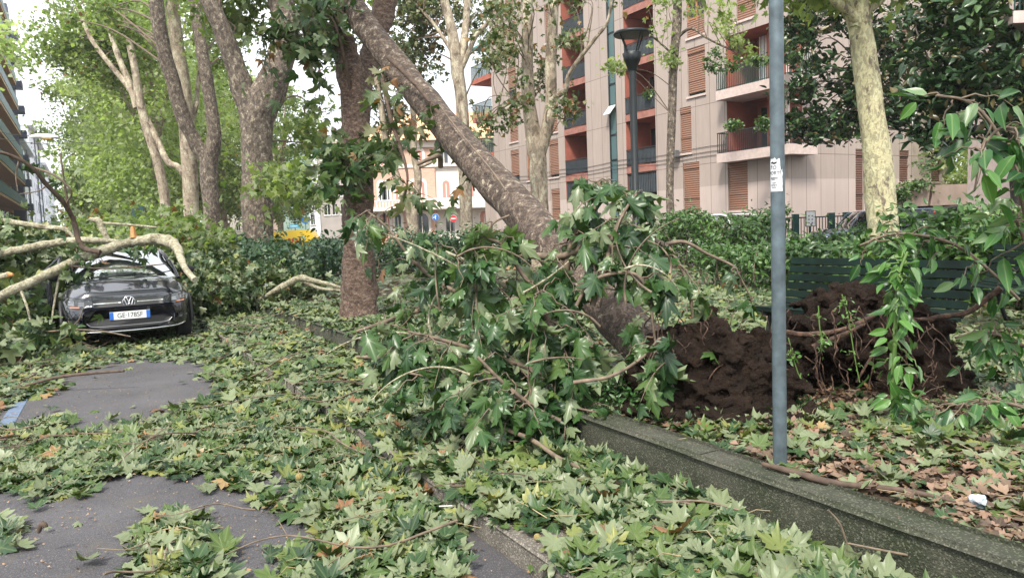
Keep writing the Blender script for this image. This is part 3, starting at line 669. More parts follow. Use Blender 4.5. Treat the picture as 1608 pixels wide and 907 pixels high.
for i, (s0, s1, h, lab) in enumerate([(112, 150, 16.5, 'white plastered block with a blank end wall at the end of the street'), (151, 190, 22, 'taller white block with dark drainpipes further down the street'), (191, 250, 19, 'last pale block glimpsed at the far end of the street')]):
    wb = empty('white_block', W(s0, -7.6, 0), math.pi / 2 + AV, lab, 'building')
    mb = MB(); mb.box((0, 0, 0), (s1 - s0, 14, h)); mb.build('wall', M_gwhite, wb)
    mb = MB(); mb.box((-.4, -.8, h), (s1 - s0 + .3, 14, h + .6)); mb.build('cornice', M_gwhite, wb)
    for k in range(int(h / 3.2)):
        for u in range(6, s1 - s0 - 2, 5):
            mb = MB(); mb.box((u, -.08, 1.2 + k * 3.2), (u + 2.6, -.01, 3.2 + k * 3.2)); mb.build('window', plain('blue_grey_glass', (.18, .22, .28), .2), wb)
    if i < 2:
        for u in (14, 26):
            mb = MB(); mb.tube([(u, -.2, 0), (u, -.2, h)], .12, 6); mb.build('drainpipe', M_railb, wb)
# corner of another balcony, top right
cbp = P(1612, 25, 16); ob = empty('neighbour_balcony', cbp * [1, 1, 0], 0, 'corner of a balcony with green railing at the upper right edge', 'balcony')
zb = float(P(1600, 36, 16)[2]); mb = MB(); mb.box((-.28, 0, zb), (2.5, 1.5, zb + .25)); mb.box((2.5, -.2, 0), (4.5, 6, zb + 5)); mb.build('slab', M_sill, ob)
mb = MB(); [mb.box((-.26 + .1 * i, .0, zb + .25), (-.235 + .1 * i, .02, zb + 1.2)) for i in range(27)]; mb.box((-.28, -.02, zb + 1.2), (2.5, .04, zb + 1.24)); mb.build('railing', M_green, ob)

# ---------------------------------------------------------------- trees
def limb_pts(px, Y, k=4):
    """px rows: (x, y, width px[, dY]) -> world centreline and radii, smoothed"""
    out = []
    for r in px:
        yy = Y + (r[3] if len(r) > 3 else 0)
        out.append([*P(r[0], r[1], yy), r[2] / 2 * yy / F])
    s = spline(out, k); return s[:, :3], np.maximum(s[:, 3], .004)
def tree_thing(name, label, Y, limbs, bark, group=None, base_z=0., seg=14, wob=.25, flare=1.25, cat='tree', part='trunk'):
    p0, r0 = limb_pts(limbs[0], Y); foot = p0[0].copy(); foot[2] = base_z
    e = empty(name, foot, 0, label, cat, group)
    for i, lm in enumerate(limbs):
        p, r = limb_pts(lm, Y); LIMBS[e.name] = np.vstack([LIMBS[e.name], p[2:]]) if e.name in LIMBS else p[8:]
        if i == 0:
            d = p[0][2] - base_z
            if d > .05:
                n_ = max(2, int(d / .25)); ext = np.array([foot + (p[0] - foot) * (j / n_) + 0 for j in range(n_)])
                ext[:, :2] = p[0][:2]; er = np.array([r[0] * (1 + (flare - 1) * (1 - j / n_) ** 2) for j in range(n_)])
                p = np.vstack([ext, p]); r = np.concatenate([er, r])
        mb = MB(); mb.tube(p, r, seg if i == 0 else max(7, seg - 4), wob=wob, rough_seed=i * 3.3 + Y)
        mb.build(part if i == 0 else 'limb', bark, e, True)
    return e
LIMBS = {}
def twigs_into(e, start, targets, r0, bark, name='limb', sag=.2):
    mb = MB(); start = LIMBS.get(e.name, np.array([np.array(q) for q in start]))
    for t in targets:
        t = np.array(t); dd = np.linalg.norm(start - (t - [0, 0, 1.2]), axis=1) * (1 + .5 * RNG.random(len(start))); a = start[int(np.argmin(dd))]
        if np.linalg.norm(a - t) > 6.5: continue
        m = (a + t) / 2 + np.array([random.uniform(-.4, .4), random.uniform(-.4, .4), random.uniform(0, .6)])
        p = spline([a, m, t], 5); mb.tube(p, np.linspace(r0, r0 * .25, len(p)), 5, cap=False)
    mb.build(name, bark, e, True)

# the stub tree standing by the kerb, the leaning fallen one rests in its fork
Y5 = 11.06
t5 = tree_thing('plane_tree', 'brown scaly trunk sawn off beside its fork, holding up the leaning fallen tree', Y5,
    [[(566, 497, 64), (564, 470, 56), (563, 430, 51), (562, 360, 46), (562, 300, 42), (560, 200, 38), (555, 140, 40), (547, 100, 40), (543, 78, 38), (542, 60, 31)],
     [(562, 235, 28, .08), (566, 170, 30, .15), (575, 115, 29, .35), (588, 60, 33, .7), (604, 10, 36, .9), (622, -60, 32, 1.1), (650, -160, 24, 1.2)]], M_bark_brown, base_z=SOIL - .05, seg=20, wob=.3)
cutp = P(542, 60, Y5); mb = MB(); mb.tube([cutp + [0, 0, -.01], cutp + [0, 0, .012]], [.142, .13], 14); mb.build('sawn_face', M_cut, t5, True)
def sprigs(e, name, spots, n, sig, size, mat, templates=T_LO, droop=1.2, bright=.5, stem=True):
    """small leafy shoots: leaves round each spot with thin stems"""
    pp, st = [], MB()
    for (x, y, Y, s) in spots:
        c = P(x, y, Y); q = c + RNG.normal(size=(int(n * s), 3)) * sig * s * np.array([1, 1, 1.1]); pp.append(q)
        if stem:
            for j in range(0, len(q), 4): m = (c + q[j]) / 2 + [0, 0, .05]; st.tube(spline([c + [0, 0, .1 * s], m, q[j]], 3), .005, 4, cap=False)
    p = np.vstack(pp); k = len(p); nr = rdir(k); nr[:, 1] -= .5; hd = rdir(k) * .8; hd[:, 2] -= droop
    me = leaf_mesh(name, templates, p, nr, hd, size * RNG.uniform(.6, 1.2, k), mat, .35, bright + RNG.normal(0, .25, k)); link(name, me, e, True)
    if stem: st.build('shoot', M_twig, e, True)
sprigs(t5, 'foliage', [(540, 240, 10.6, .7), (525, 262, 10.6, .8), (550, 268, 10.5, .9), (560, 250, 10.5, .6), (535, 290, 10.6, .8), (510, 275, 10.7, .6), (590, 225, 10.8, .5), (545, 225, 10.7, .5), (618, 240, 10.8, .8),
    (575, 350, 10.5, .3), (500, 95, 10.8, .7), (470, 30, 10.5, .9), (500, 15, 10.6, 1.), (450, 45, 10.6, .6), (530, 20, 10.8, .8), (480, 70, 10.6, .6)], 34, .22, .17, M_leaf_near, T_LO)
twigs_into(t5, [cutp + [0, 0, -.2]], [P(490, 35, 10.6), P(460, 20, 10.5)], .03, M_twig_dark)

crown('crown', [(W(11, 3.2, 9.4), np.array([3.6, 3.2, 1.5]), 1), (W(13.5, .5, 9.6), np.array([3, 2.6, 1.4]), .8), (W(8.5, 1.5, 9.2), np.array([2.4, 2.4, 1.1]), .5)], 150, 45, .4, .19, M_crown_mid, t5, T_CARD, .5)  # crown above the view, added to shade the foreground and reflect in the car
# the uprooted tree: trunk from the root ball up to the fork of the stub tree
up_px = [(1090, 600, 82, -.8), (1020, 545, 76, -.5), (945, 470, 70, 0), (872, 392, 65, .5), (812, 325, 59, 1.2), (755, 262, 53, 1.9), (700, 198, 48, 2.7), (640, 125, 43, 3.6), (600, 75, 40, 4.1), (563, 25, 37, 4.6), (543, -20, 35, 5), (520, -80, 36, 5.6), (480, -160, 26, 6.4)]
Yu = 6.2
rb = P(1250, 560, 5.2)
upr = empty('uprooted_plane_tree', rb * [1, 1, 0] + [0, 0, SOIL], 0, 'fallen plane tree leaning across the garden, its root ball torn out of the ground', 'fallen tree')
p, r = limb_pts(up_px, Yu, 6); mb = MB(); mb.tube(p, r, 22, wob=.16, rough_seed=5); mb.build('trunk', M_bark_mot, upr, True)
mb = MB(); q, rr = limb_pts([(795, 300, 3, .5), (770, 265, 3, 1.1), (720, 205, 3, 2.0), (690, 165, 2, 2.4)], Yu, 5); mb.tube(q, rr, 5); mb.build('creeper_stem', M_twig, upr, True)
# side twigs of the fallen tree
for lm in ([(692, 262, 9, 2.2), (690, 245, 8, 2.1), (678, 248, 7, 2.0), (655, 258, 6, 2.)], ):
    q, rr = limb_pts(lm, Yu, 4); mb = MB(); mb.tube(q, rr, 7); mb.build('limb', M_twig, upr, True)

# root ball
def blob(bm, c, rad, sub=5, amp=.3, sc_=2.2, seed=0., flat=None):
    r = bmesh.ops.create_icosphere(bm, subdivisions=sub, radius=1.)
    for v in r['verts']:
        d = v.co.normalized(); k = 1 + amp * noise.fractal(d * sc_ + Vector((seed, 0, 0)), 1., 2., 6) + .10 * noise.noise(d * 9 + Vector((seed, 3, 0))) + .05 * noise.noise(d * 22 + Vector((0, seed, 0))) + .03 * noise.noise(d * 48 + Vector((0, seed, 9)))
        v.co = Vector((d.x * rad[0] * k + c[0], d.y * rad[1] * k + c[1], d.z * rad[2] * k + c[2]))
bm = bmesh.new()
blob(bm, P(1120, 568, 4.95), (.30, .32, .28), 6, .35, 1.8, 1)
blob(bm, P(1055, 590, 4.9), (.26, .3, .26), 5, .4, 2, 12)
blob(bm, P(1150, 620, 4.75), (.40, .25, .24), 6, .4, 2.2, 22)
blob(bm, P(1200, 575, 5.35), (.28, .34, .22), 6, .4, 2, 2)
blob(bm, P(1315, 528, 5.35), (.36, .34, .23), 6, .45, 2.2, 3)
blob(bm, P(1330, 487, 5.5), (.30, .26, .17), 5, .45, 2.4, 4)
blob(bm, P(1405, 540, 5.3), (.32, .32, .30), 6, .45, 2.2, 5)
blob(bm, P(1310, 600, 5.8), (.75, .22, .42), 6, .3, 2., 6)
blob(bm, P(1200, 670, 4.5), (.50, .22, .12), 6, .4, 3., 7)
blob(bm, P(1440, 600, 5.15), (.30, .30, .18), 5, .45, 2.6, 8)
blob(bm, P(1060, 650, 4.7), (.34, .22, .14), 5, .4, 3., 9)
me = bpy.data.meshes.new('root_ball'); bm.to_mesh(me); bm.free(); me.materials.append(M_clod)
rbo = link('root_ball', me, upr, True)
md = rbo.modifiers.new('remesh', 'REMESH'); md.mode = 'VOXEL'; md.voxel_size = .016; md.use_smooth_shade = True
tx = bpy.data.textures.new('clods', 'CLOUDS'); tx.noise_scale = .09; tx.noise_depth = 5; md = rbo.modifiers.new('clods', 'DISPLACE'); md.texture = tx; md.strength = .15; md.mid_level = .5
tx = bpy.data.textures.new('crumbs', 'CLOUDS'); tx.noise_scale = .028; tx.noise_depth = 3; md = rbo.modifiers.new('crumbs', 'DISPLACE'); md.texture = tx; md.strength = .05; md.mid_level = .5
M_root = bark_mat('root_bark', (.03, .017, .012), (.065, .035, .023), (.13, .07, .042), 20, .3, 1.)
def root(px, Yb, mat=M_root, seg=8, name='root'):
    px = [(a[0], a[1], a[2] * .72, *a[3:]) for a in px]
    q, rr = limb_pts(px, Yb, 5); mb = MB(); mb.tube(q, rr, seg, wob=.35, rough_seed=px[0][0]); return mb.build(name, mat, upr, True)
root([(1405, 520, 16, .2), (1440, 508, 14, .0), (1480, 497, 13, -.2), (1520, 490, 12, -.35), (1548, 470, 12, -.4), (1572, 452, 14, -.45)], 5.2)
root([(1455, 502, 9, -.15), (1430, 500, 8, -.1), (1370, 492, 7, 0)], 5.2)
root([(1230, 520, 10), (1270, 525, 12, -.1), (1330, 515, 12, -.1), (1400, 480, 9, .1)], 5.05)
root([(1275, 545, 14), (1300, 535, 12), (1335, 520, 9), (1370, 500, 5, .2)], 4.9)
root([(1290, 500, 9), (1315, 478, 7, .1), (1360, 468, 5, .2), (1420, 470, 4, .3)], 5.2)
root([(1345, 600, 5), (1362, 570, 6), (1390, 530, 5)], 4.95)
mb = MB()
for i in range(150):
    x = random.uniform(1030, 1480); y = random.uniform(480, 640); Yb = random.uniform(4.55, 5.25); n_ = 6; ln = random.uniform(20, 90); an = random.uniform(.6, 2.5)
    px = [(x + math.cos(an) * ln * j / n_ + random.uniform(-6, 6), y + math.sin(an) * ln * j / n_ + random.uniform(-4, 4) + (j / n_) ** 2 * 15, random.uniform(.6, 1.3), random.uniform(-.03, .03)) for j in range(n_)]
    q, rr = limb_pts(px, Yb, 3); mb.tube(q, rr, 4, cap=False)
tag(mb.build('rootlets', M_root, upr, True), kind='stuff')
# white net rag caught in the left of the root ball
mb = MB(); nv = []
for i in range(9):
    for j in range(5): q = P(1018 + i * 5 + 3 * math.sin(j), 572 + j * 9 + i * 4, 4.62 + .03 * math.sin(i * 1.3 + j)); nv.append(q)
mb.add(nv, [(i * 5 + j, i * 5 + j + 1, (i + 1) * 5 + j + 1, (i + 1) * 5 + j) for i in range(8) for j in range(4)], 0, True)
m = base_mat('white_mesh_net', .8, (.5, .5, .46)); wv = N(m, 'TexChecker', Scale=260.); L(m, coords(m), wv.inputs[0]); wv.inputs[1].default_value = (.5, .5, .46, 1); wv.inputs[2].default_value = (.06, .05, .04, 1); setcol(m, wv.outputs[0])
tag(mb.build('net_rag', m, loc=nv[0]), 'torn scrap of white netting caught in the soil of the root ball', 'netting')

# trees with traced limbs -------------------------------------------------------
ROWG = 'plane trees lining the avenue'
big = tree_thing('plane_tree', 'thickest avenue trunk, leaning right and forking low beside the hedge', 22.8,
    [[(405, 388, 52), (404, 330, 47), (402, 250, 46), (403, 200, 50), (410, 165, 54), (432, 118, 45), (447, 70, 40), (446, 20, 38), (432, -40, 38), (415, -110, 30)],
     [(402, 190, 44, .0), (385, 150, 38, -.1), (368, 100, 30, -.3), (350, 50, 28, -.5), (328, 0, 26, -.6), (300, -60, 22, -.8)]], M_bark, ROWG, 0, 18, .2)
tr2 = tree_thing('plane_tree', 'mottled avenue tree whose trunk splits low into a steep Y', 28,
    [[(333, 388, 25), (331, 320, 24), (328, 255, 26), (336, 215, 22), (331, 165, 19), (322, 110, 19), (315, 60, 18), (305, 0, 17), (298, -60, 14)],
     [(326, 255, 22), (308, 225, 22, -.1), (288, 185, 23, -.3), (272, 130, 22, -.5), (258, 80, 22, -.7), (247, 20, 21, -.9), (240, -60, 18, -1)]], M_bark, ROWG, 0, 14, .2)
tr3 = tree_thing('plane_tree', 'smooth pale straight avenue trunk seen behind the steep Y fork', 31.5,
    [[(302, 390, 24), (300, 320, 23), (296, 240, 24), (290, 160, 22), (280, 80, 20), (272, 20, 20), (266, -60, 18)],
     [(297, 195, 12), (308, 165, 8, .3), (309, 155, 7, .5), (316, 80, 6, 1)]], M_bark_pale, ROWG, 0, 12, .12)
tr4 = tree_thing('plane_tree', 'slender avenue tree fanning left in three long bare limbs', 36,
    [[(264, 390, 15), (257, 300, 15), (246, 250, 14), (234, 212, 14), (220, 160, 13), (212, 110, 11), (200, 50, 10), (190, -20, 9)],
     [(292, 280, 10, -.4), (280, 262, 10, -.4), (262, 252, 10, -.3), (240, 205, 9, 0), (205, 142, 9, .3), (180, 110, 8, .4), (146, 66, 7, .6), (122, 15, 6, .8)],
     [(215, 170, 11, .2), (203, 130, 10, .4), (186, 90, 9, .6), (172, 40, 8, .8), (165, -20, 7, 1)]], M_bark_pale, ROWG, 0, 10, .12)
tr6 = tree_thing('plane_tree', 'tall pale plane tree forking high in front of the cream villa', 30,
    [[(733, 372, 21), (731, 300, 20), (728, 220, 20), (724, 150, 19), (718, 110, 20), (712, 60, 16), (698, 0, 13), (690, -60, 11)],
     [(722, 110, 13), (728, 70, 13, .1), (733, 20, 11, .2), (735, -40, 10, .3)],
     [(725, 108, 8), (735, 85, 8, -.1), (748, 55, 8, -.2), (770, 32, 7, -.3), (785, 8, 6, -.4), (790, -40, 5, -.5)],
     [(712, 85, 7), (690, 50, 6, .3), (670, 25, 5, .5), (650, 5, 4, .7)]], M_bark_pale, base_z=0, seg=12, wob=.12, group=None)
tr7 = tree_thing('plane_tree', 'low forking tree with dark curved limbs before the brick villa', 34,
    [[(650, 372, 17), (648, 345, 18), (644, 325, 20), (632, 300, 14), (618, 265, 12), (606, 230, 11), (600, 180, 9), (590, 120, 8), (575, 50, 6)],
     [(646, 325, 13), (656, 298, 12, .1), (656, 270, 12, .2), (650, 240, 11, .2), (650, 190, 9, .1), (645, 150, 7, .2)],
     [(656, 262, 6, .2), (670, 258, 5, 0), (680, 250, 5, -.1), (684, 225, 4, -.2)]], M_bark_pale, base_z=0, seg=10, wob=.15)
tr8 = tree_thing('plane_tree', 'pale speckled tree with two upright stems in front of the pink block', 22,
    [[(848, 352, 27), (847, 300, 26), (844, 250, 28), (838, 215, 24), (830, 160, 20), (828, 100, 18), (828, 40, 17), (829, -40, 15)],
     [(848, 240, 20), (858, 205, 20, -.1), (865, 160, 18, -.2), (865, 100, 18, -.3), (868, 40, 17, -.3), (869, -40, 15, -.3)],
     [(868, 155, 9, -.3), (888, 141, 8, -.6), (892, 120, 7, -.8), (908, 95, 7, -1), (935, 60, 6, -1.3), (955, 32, 5, -1.5), (962, -20, 4, -1.7)],
     [(828, 168, 7, -.1), (815, 162, 6, -.3), (795, 172, 5, -.6), (765, 190, 4, -.9), (750, 200, 4, -1)]], M_bark_pale, base_z=0, seg=14, wob=.14)
tr9 = tree_thing('plane_tree', 'thin straight young plane tree against the pink panels', 25,
    [[(1053, 345, 12), (1052, 280, 12), (1055, 180, 13), (1058, 100, 13), (1063, 40, 14), (1066, -40, 12)],
     [(1062, 60, 6), (1085, 45, 4, -.2), (1110, 60, 3, -.5), (1140, 75, 3, -.8), (1165, 85, 2, -1)],
     [(1060, 90, 4), (1045, 75, 3, -.2), (1020, 55, 3, -.4), (990, 45, 2, -.6)]], M_bark, base_z=0, seg=10, wob=.15)
tr10 = tree_thing('plane_tree', 'yellowish mottled trunk standing behind the green bench', 13,
    [[(1388, 372, 46), (1383, 320, 44), (1377, 240, 41), (1368, 170, 38), (1360, 110, 36), (1352, 50, 35), (1346, 15, 35), (1343, -30, 32), (1340, -80, 30)],
     [(1344, 30, 15, -.1), (1325, 12, 14, -.2), (1308, -2, 13, -.3), (1290, -30, 11, -.4)],
     [(1352, 20, 12, .1), (1368, 12, 11, .1), (1385, 0, 10, .2), (1410, -30, 8, .3)]], M_bark_yel, base_z=SOIL - .03, seg=18, wob=.1)

# crowns of the traced trees
def ell(x, y, Y, rx, ry, rz, w_=1.): return (P(x, y, Y), np.array([rx, ry, rz]), w_)
def sized(e, ells, clumps, per, sig, size, mat, templates=T_CARD, bright=.5, droop=.4, tw=None):
    o, cc = crown('crown', ells, clumps, per, sig, size, mat, e, templates, droop, bright=bright)
    if tw is not None:
        k = RNG.choice(len(cc), min(len(cc), tw[1]), replace=False); twigs_into(e, tw[0], cc[k], tw[2], M_twig)
    return o
sized(big, [ell(445, -55, 24, 3.2, 2, 1.2), ell(370, -60, 24, 2, 2, 1.2), ell(505, 25, 25, 1.2, 1.5, 1.2, .6), ell(370, 30, 25, .7, 1, .8, .25), ell(485, 190, 25, .8, 1, 1.1, .25), ell(447, 285, 21, .4, .5, .35, .12)], 105, 50, .38, .2, M_crown_mid, T_LO[:2], .45, tw=([P(447, 20, 22.8), P(350, 50, 22.4)], 26, .05))
sized(tr2, [ell(270, -50, 30, 3.0, 2, 1.2), ell(345, 60, 31, .7, 1.5, 1.6, .5), ell(358, 200, 31, .6, 1., 1.2, .25), ell(160, 30, 30, 1.2, 1.5, 1.2, .6)], 75, 45, .42, .2, M_crown_mid, T_CARD, .5, tw=([P(315, 60, 28), P(258, 80, 27.3)], 22, .05))
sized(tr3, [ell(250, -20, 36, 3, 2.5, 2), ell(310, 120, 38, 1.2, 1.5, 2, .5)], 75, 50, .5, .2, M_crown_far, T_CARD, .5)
sized(tr4, [ell(150, 60, 39, 2.4, 2, 2.2), ell(220, 110, 40, 2.0, 2, 2.4, .7), ell(90, 75, 39, .9, 1, 1.3, .3)], 120, 60, .45, .2, M_crown_mid, T_CARD, .6, tw=([P(180, 60, 36), P(205, 142, 36.3)], 20, .04))
sized(tr6, [ell(640, 0, 31, 1.9, 1.5, 1.0), ell(765, 25, 31, 1.0, 1, 1.0, .7), ell(695, 20, 32, 1.2, 1, .8, .5), ell(650, 60, 32, .8, .8, 1.2, .5), ell(775, 90, 30, .5, 1, .8, .3)], 75, 32, .36, .18, M_crown_dull, T_LO[:2], .65, tw=([P(700, 20, 30), P(770, 32, 29.7), P(728, 70, 30)], 30, .04))
sized(tr7, [ell(590, 110, 35, .9, 1, 2.0), ell(645, 90, 35, 1.3, 1.3, 1.6), ell(615, 190, 35, .6, .8, 1, .3)], 46, 36, .4, .2, M_crown_dull, T_LO[:2], .5, tw=([P(600, 180, 34), P(650, 160, 34)], 20, .03))
sized(tr8, [ell(790, 40, 21, .7, 1, .9), ell(880, -5, 21, 1.0, .8, .4, .5), ell(893, 60, 21, .22, .3, .5, .22), ell(815, 160, 20.5, .45, .5, .7, .35), ell(884, 165, 21, .3, .4, .35, .3), ell(848, 110, 23, .45, .5, .9, .35), ell(768, 190, 20.2, .6, .4, .18, .3), ell(930, 0, 20, .6, .5, .25, .2), ell(795, 100, 21, .6, .6, .6, .3)], 62, 20, .2, .13, M_crown_dull, T_LO, .55, tw=([P(828, 100, 22), P(865, 100, 21.7), P(795, 172, 21.4)], 30, .02))
sized(tr9, [ell(1085, 0, 24.6, 1.5, 1, .4), ell(1140, 45, 24, .8, .5, .5, .9), ell(1035, 35, 24.6, .35, .4, .45, .4), ell(1056, 110, 24.7, .2, .2, .8, .4), ell(965, 105, 24.5, .35, .2, .25, .3), ell(1045, 75, 24.5, .4, .3, .4, .35), ell(1180, 78, 24, .35, .3, .25, .2)], 40, 18, .17, .13, M_crown_mid, T_LO, .85, tw=([P(1062, 40, 25), P(1110, 60, 24.5)], 22, .016))
sized(tr10, [ell(1300, -90, 13, 2.5, 2, .8), ell(1420, -110, 13, 2, 2, .8)], 60, 50, .35, .18, M_crown_mid, T_LO, .6)

# the avenue behind: generic planes, one build copied along both rows
def grow_plane(name, label, H_, seed, mat, clumps=190, per=75, size=.26, spread=4.6):
    rs = random.Random(seed); e = empty(name, (0, 0, 0), 0, label, 'tree', ROWG)
    mb = MB(); top = H_ * .4; tr = [(0, 0, 0, .36), (rs.uniform(-.1, .1), 0, 1.2, .3), (rs.uniform(-.3, .3), rs.uniform(-.3, .3), top, .24)]
    s = spline(tr, 6); mb.tube(s[:, :3], s[:, 3], 10, wob=.15); mb.build('trunk', M_bark_pale if seed % 2 else M_bark, e)
    tips = []
    for i in range(5):
        a = i * 2 * math.pi / 5 + rs.uniform(-.4, .4); rr = rs.uniform(1.6, 3.4); q = [(s[-1][0], s[-1][1], top - .3, .17), (math.cos(a) * rr * .4, math.sin(a) * rr * .4, H_ * .58, .13), (math.cos(a) * rr, math.sin(a) * rr, H_ * .85, .06)]
        sp2 = spline(q, 5); mb = MB(); mb.tube(sp2[:, :3], sp2[:, 3], 7, wob=.1); mb.build('limb', M_bark_pale, e); tips += list(sp2[3:, :3])
    ells = [((rs.uniform(-2.2, 2.2), rs.uniform(-2.2, 2.2), H_ * z), np.array([spread * k, spread * k, H_ * .11]), 1) for z, k in ((.36, .7), (.48, .95), (.6, 1), (.72, 1), (.84, .85), (.93, .5))]
    for _ in range(4): ells.append(((rs.uniform(-3.5, 3.5), rs.uniform(-3.5, 3.5), H_ * rs.uniform(.22, .34)), np.array([1.1, 1.1, 1.3]), .25))
    o, cc = crown('crown', [(np.array(c), r, w_) for c, r, w_ in ells], clumps, per, .55, size, mat, e, T_CARD, .3, world=False, bright=.5)
    twigs_into(e, tips, cc[::9], .04, M_twig); return e
def copy_thing(root, loc, rz, label, scale=1.):
    r = root.copy(); col.objects.link(r); r.location = Vector(loc); r.rotation_euler = (0, 0, rz); r['label'] = label; r.scale = (scale,) * 3
    for ch in [c for c in list(col.objects) if c.parent == root]:
        c = ch.copy(); col.objects.link(c); c.parent = r
        for g in [g for g in list(col.objects) if g.parent == ch]:
            d = g.copy(); col.objects.link(d); d.parent = c
    return r
LBL = 'plane tree of the avenue, its bright crown merging with its neighbours'
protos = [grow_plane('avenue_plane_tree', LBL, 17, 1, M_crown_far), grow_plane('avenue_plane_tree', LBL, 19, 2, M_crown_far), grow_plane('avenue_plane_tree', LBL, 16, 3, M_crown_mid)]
spots = [(float(s_) + random.uniform(-1, 1), 3.6 + random.uniform(-.4, .4)) for s_ in np.arange(47, 150, 9.5)]
spots += [(float(s_) + random.uniform(-1.5, 1.5), 10.0 + random.uniform(-.8, .8)) for s_ in np.arange(60, 130, 12)]
spots += [(70, 15.5)]
used = set()
for i, (s, t) in enumerate(spots):
    k = i % 3; loc = W(s, t, 0); rz = random.uniform(0, 6.28)
    if k not in used: used.add(k); protos[k].location = Vector(loc); protos[k].rotation_euler = (0, 0, rz)
    else: copy_thing(protos[k], loc, rz, LBL, random.uniform(.9, 1.15))

# magnolias
def magnolia(name, label, x, y0, Y, limbs, ells, clumps, per):
    e = tree_thing(name, label, Y, limbs, M_bark_dark, seg=10, cat='magnolia tree')
    o, cc = crown('crown', ells, clumps, per, .19, .24, M_magnolia, e, T_OV, -.6, .12, bright=.45)
    tw = [limb_pts(l, Y)[0][int(k)] for l in limbs for k in (6, 10, 14) if len(limb_pts(l, Y)[0]) > k]
    twigs_into(e, tw, cc[::5], .03, M_bark_dark); return e
mg1 = magnolia('magnolia_tree', 'dark glossy magnolia behind the yellowish trunk, against the pink gable', 1330, 330, 24,
    [[(1385, 340, 14), (1378, 250, 13), (1362, 150, 12), (1345, 60, 9), (1325, -20, 6)]],
    [ell(1300, 60, 24, 1.3, 1.3, 1.5), ell(1290, 160, 23.5, 1.4, 1.2, 1.2), ell(1330, -20, 24, 1.6, 1.5, 1.2, .8), ell(1375, 150, 24, 1.2, 1.2, 1.2), ell(1395, 60, 25, .9, 1, 1.0, .7), ell(1310, 205, 23.5, 1.5, 1.1, .35, .8), ell(1405, 190, 24, .8, .9, .5, .5), ell(1260, 30, 24, .5, .8, .8, .4), ell(1425, 105, 25, .45, .5, .5, .25)], 230, 26)
mg2 = magnolia('magnolia_tree', 'dark magnolia with a black trunk at the right edge', 1590, 330, 17,
    [[(1600, 340, 20), (1596, 260, 19), (1586, 170, 18), (1574, 80, 17), (1566, 0, 16), (1560, -60, 13)], [(1580, 120, 8), (1545, 95, 7, -.2), (1510, 60, 5, -.4), (1480, 40, 4, -.6)], [(1586, 170, 8), (1550, 150, 6, -.3), (1500, 140, 5, -.5), (1470, 120, 4, -.5)]],
    [ell(1510, 70, 16.5, 1.0, 1, .9), ell(1560, 20, 17, 1.2, 1, .9), ell(1530, 130, 16.3, .9, .9, .6), ell(1490, 20, 17, .8, .8, .6, .7), ell(1590, 110, 17, .8, .9, .9, .8), ell(1480, 212, 16.6, .45, .5, .3, .35), ell(1560, 190, 16.5, .9, .8, .4, .5), ell(1610, 180, 16.5, .5, .8, .9, .4), ell(1465, 150, 16.5, .35, .4, .35, .3)], 190, 26)
far_g = empty('far_plane_tree', W(34, 38, 0), 0, 'sunlit tree filling the gap behind the magnolia at the right', 'tree')
mb = MB(); mb.tube([P(1545, 330, 36), P(1540, 100, 36)], .18, 8); mb.build('trunk', M_bark_dark, far_g, True)
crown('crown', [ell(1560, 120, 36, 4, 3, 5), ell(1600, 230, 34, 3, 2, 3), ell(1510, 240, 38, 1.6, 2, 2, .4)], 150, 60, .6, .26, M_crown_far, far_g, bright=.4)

# ---------------------------------------------------------------- hedges and shrubs
def leaf_box(name, label, s0, s1, t0, t1, z0, z1, n, size, mat, cat='hedge', templates=T_OV, stems=120, rough=.35):
    loc = W((s0 + s1) / 2, (t0 + t1) / 2, z0); e = empty(name, loc, 0, label, cat)
    p = np.column_stack([RNG.uniform(s0, s1, n), RNG.uniform(t0, t1, n), RNG.random(n) ** .6])
    hgt = np.array([noise.noise((a * .55, b_ * .9, 3.)) + .5 * noise.noise((a * 1.9, b_ * 2.2, 7.)) for a, b_ in p[:, :2]])
    den = np.array([noise.noise((a * 1.1, b_ * 1.1, c * 1.5)) for a, b_, c in p]); keep = den + RNG.random(n) * .9 > .12
    zz = z0 + p[:, 2] * (z1 - z0) * (1 + rough * 1.5 * hgt); ed = np.minimum(p[:, 1] - t0, t1 - p[:, 1]); pos = p[:, :1] * SD + p[:, 1:2] * TD; pos[:, 2] = zz
    spike = RNG.random(n) < .06; pos[spike, 2] += RNG.random(spike.sum()) ** 2 * .5
    pos = pos[keep]; k = len(pos); nr = rdir(k); nr[:, 2] = np.abs(nr[:, 2]) + .3; nr[:, 1] -= .4; hd = rdir(k)
    cl = np.array([noise.noise(Vector(q) * 1.6) for q in pos])
    link('foliage', leaf_mesh('foliage', templates, pos, nr, hd, size * RNG.uniform(.6, 1.3, k), mat, .15, .45 + cl * .5 + RNG.normal(0, .17, k)), e, True)
    st = MB()
    for i in range(stems):
        a = random.uniform(s0, s1); b_ = random.uniform(t0, t1); h = (z1 - z0) * random.uniform(.7, 1.05); q = W(a, b_, z0)
        st.tube(spline([q, q + [random.uniform(-.15, .15), random.uniform(-.1, .1), h * .5], q + [random.uniform(-.35, .35), random.uniform(-.2, .2), h]], 3), [.012] * 7 if False else np.linspace(.014, .004, 7), 4, cap=False)
    st.build('stem', M_twig, e, True); return e
leaf_box('long_hedge', 'long leafy hedge running along the far side of the garden path', 12.3, 21.5, 13.7, 15.0, SOIL, 1.50, 21000, .12, M_hedge, stems=150)
leaf_box('low_hedge', 'lower sparse stretch of hedge in front of the metal fence and estate car', 4.0, 12.3, 13.7, 14.9, SOIL, .98, 12000, .12, M_hedge, stems=140)
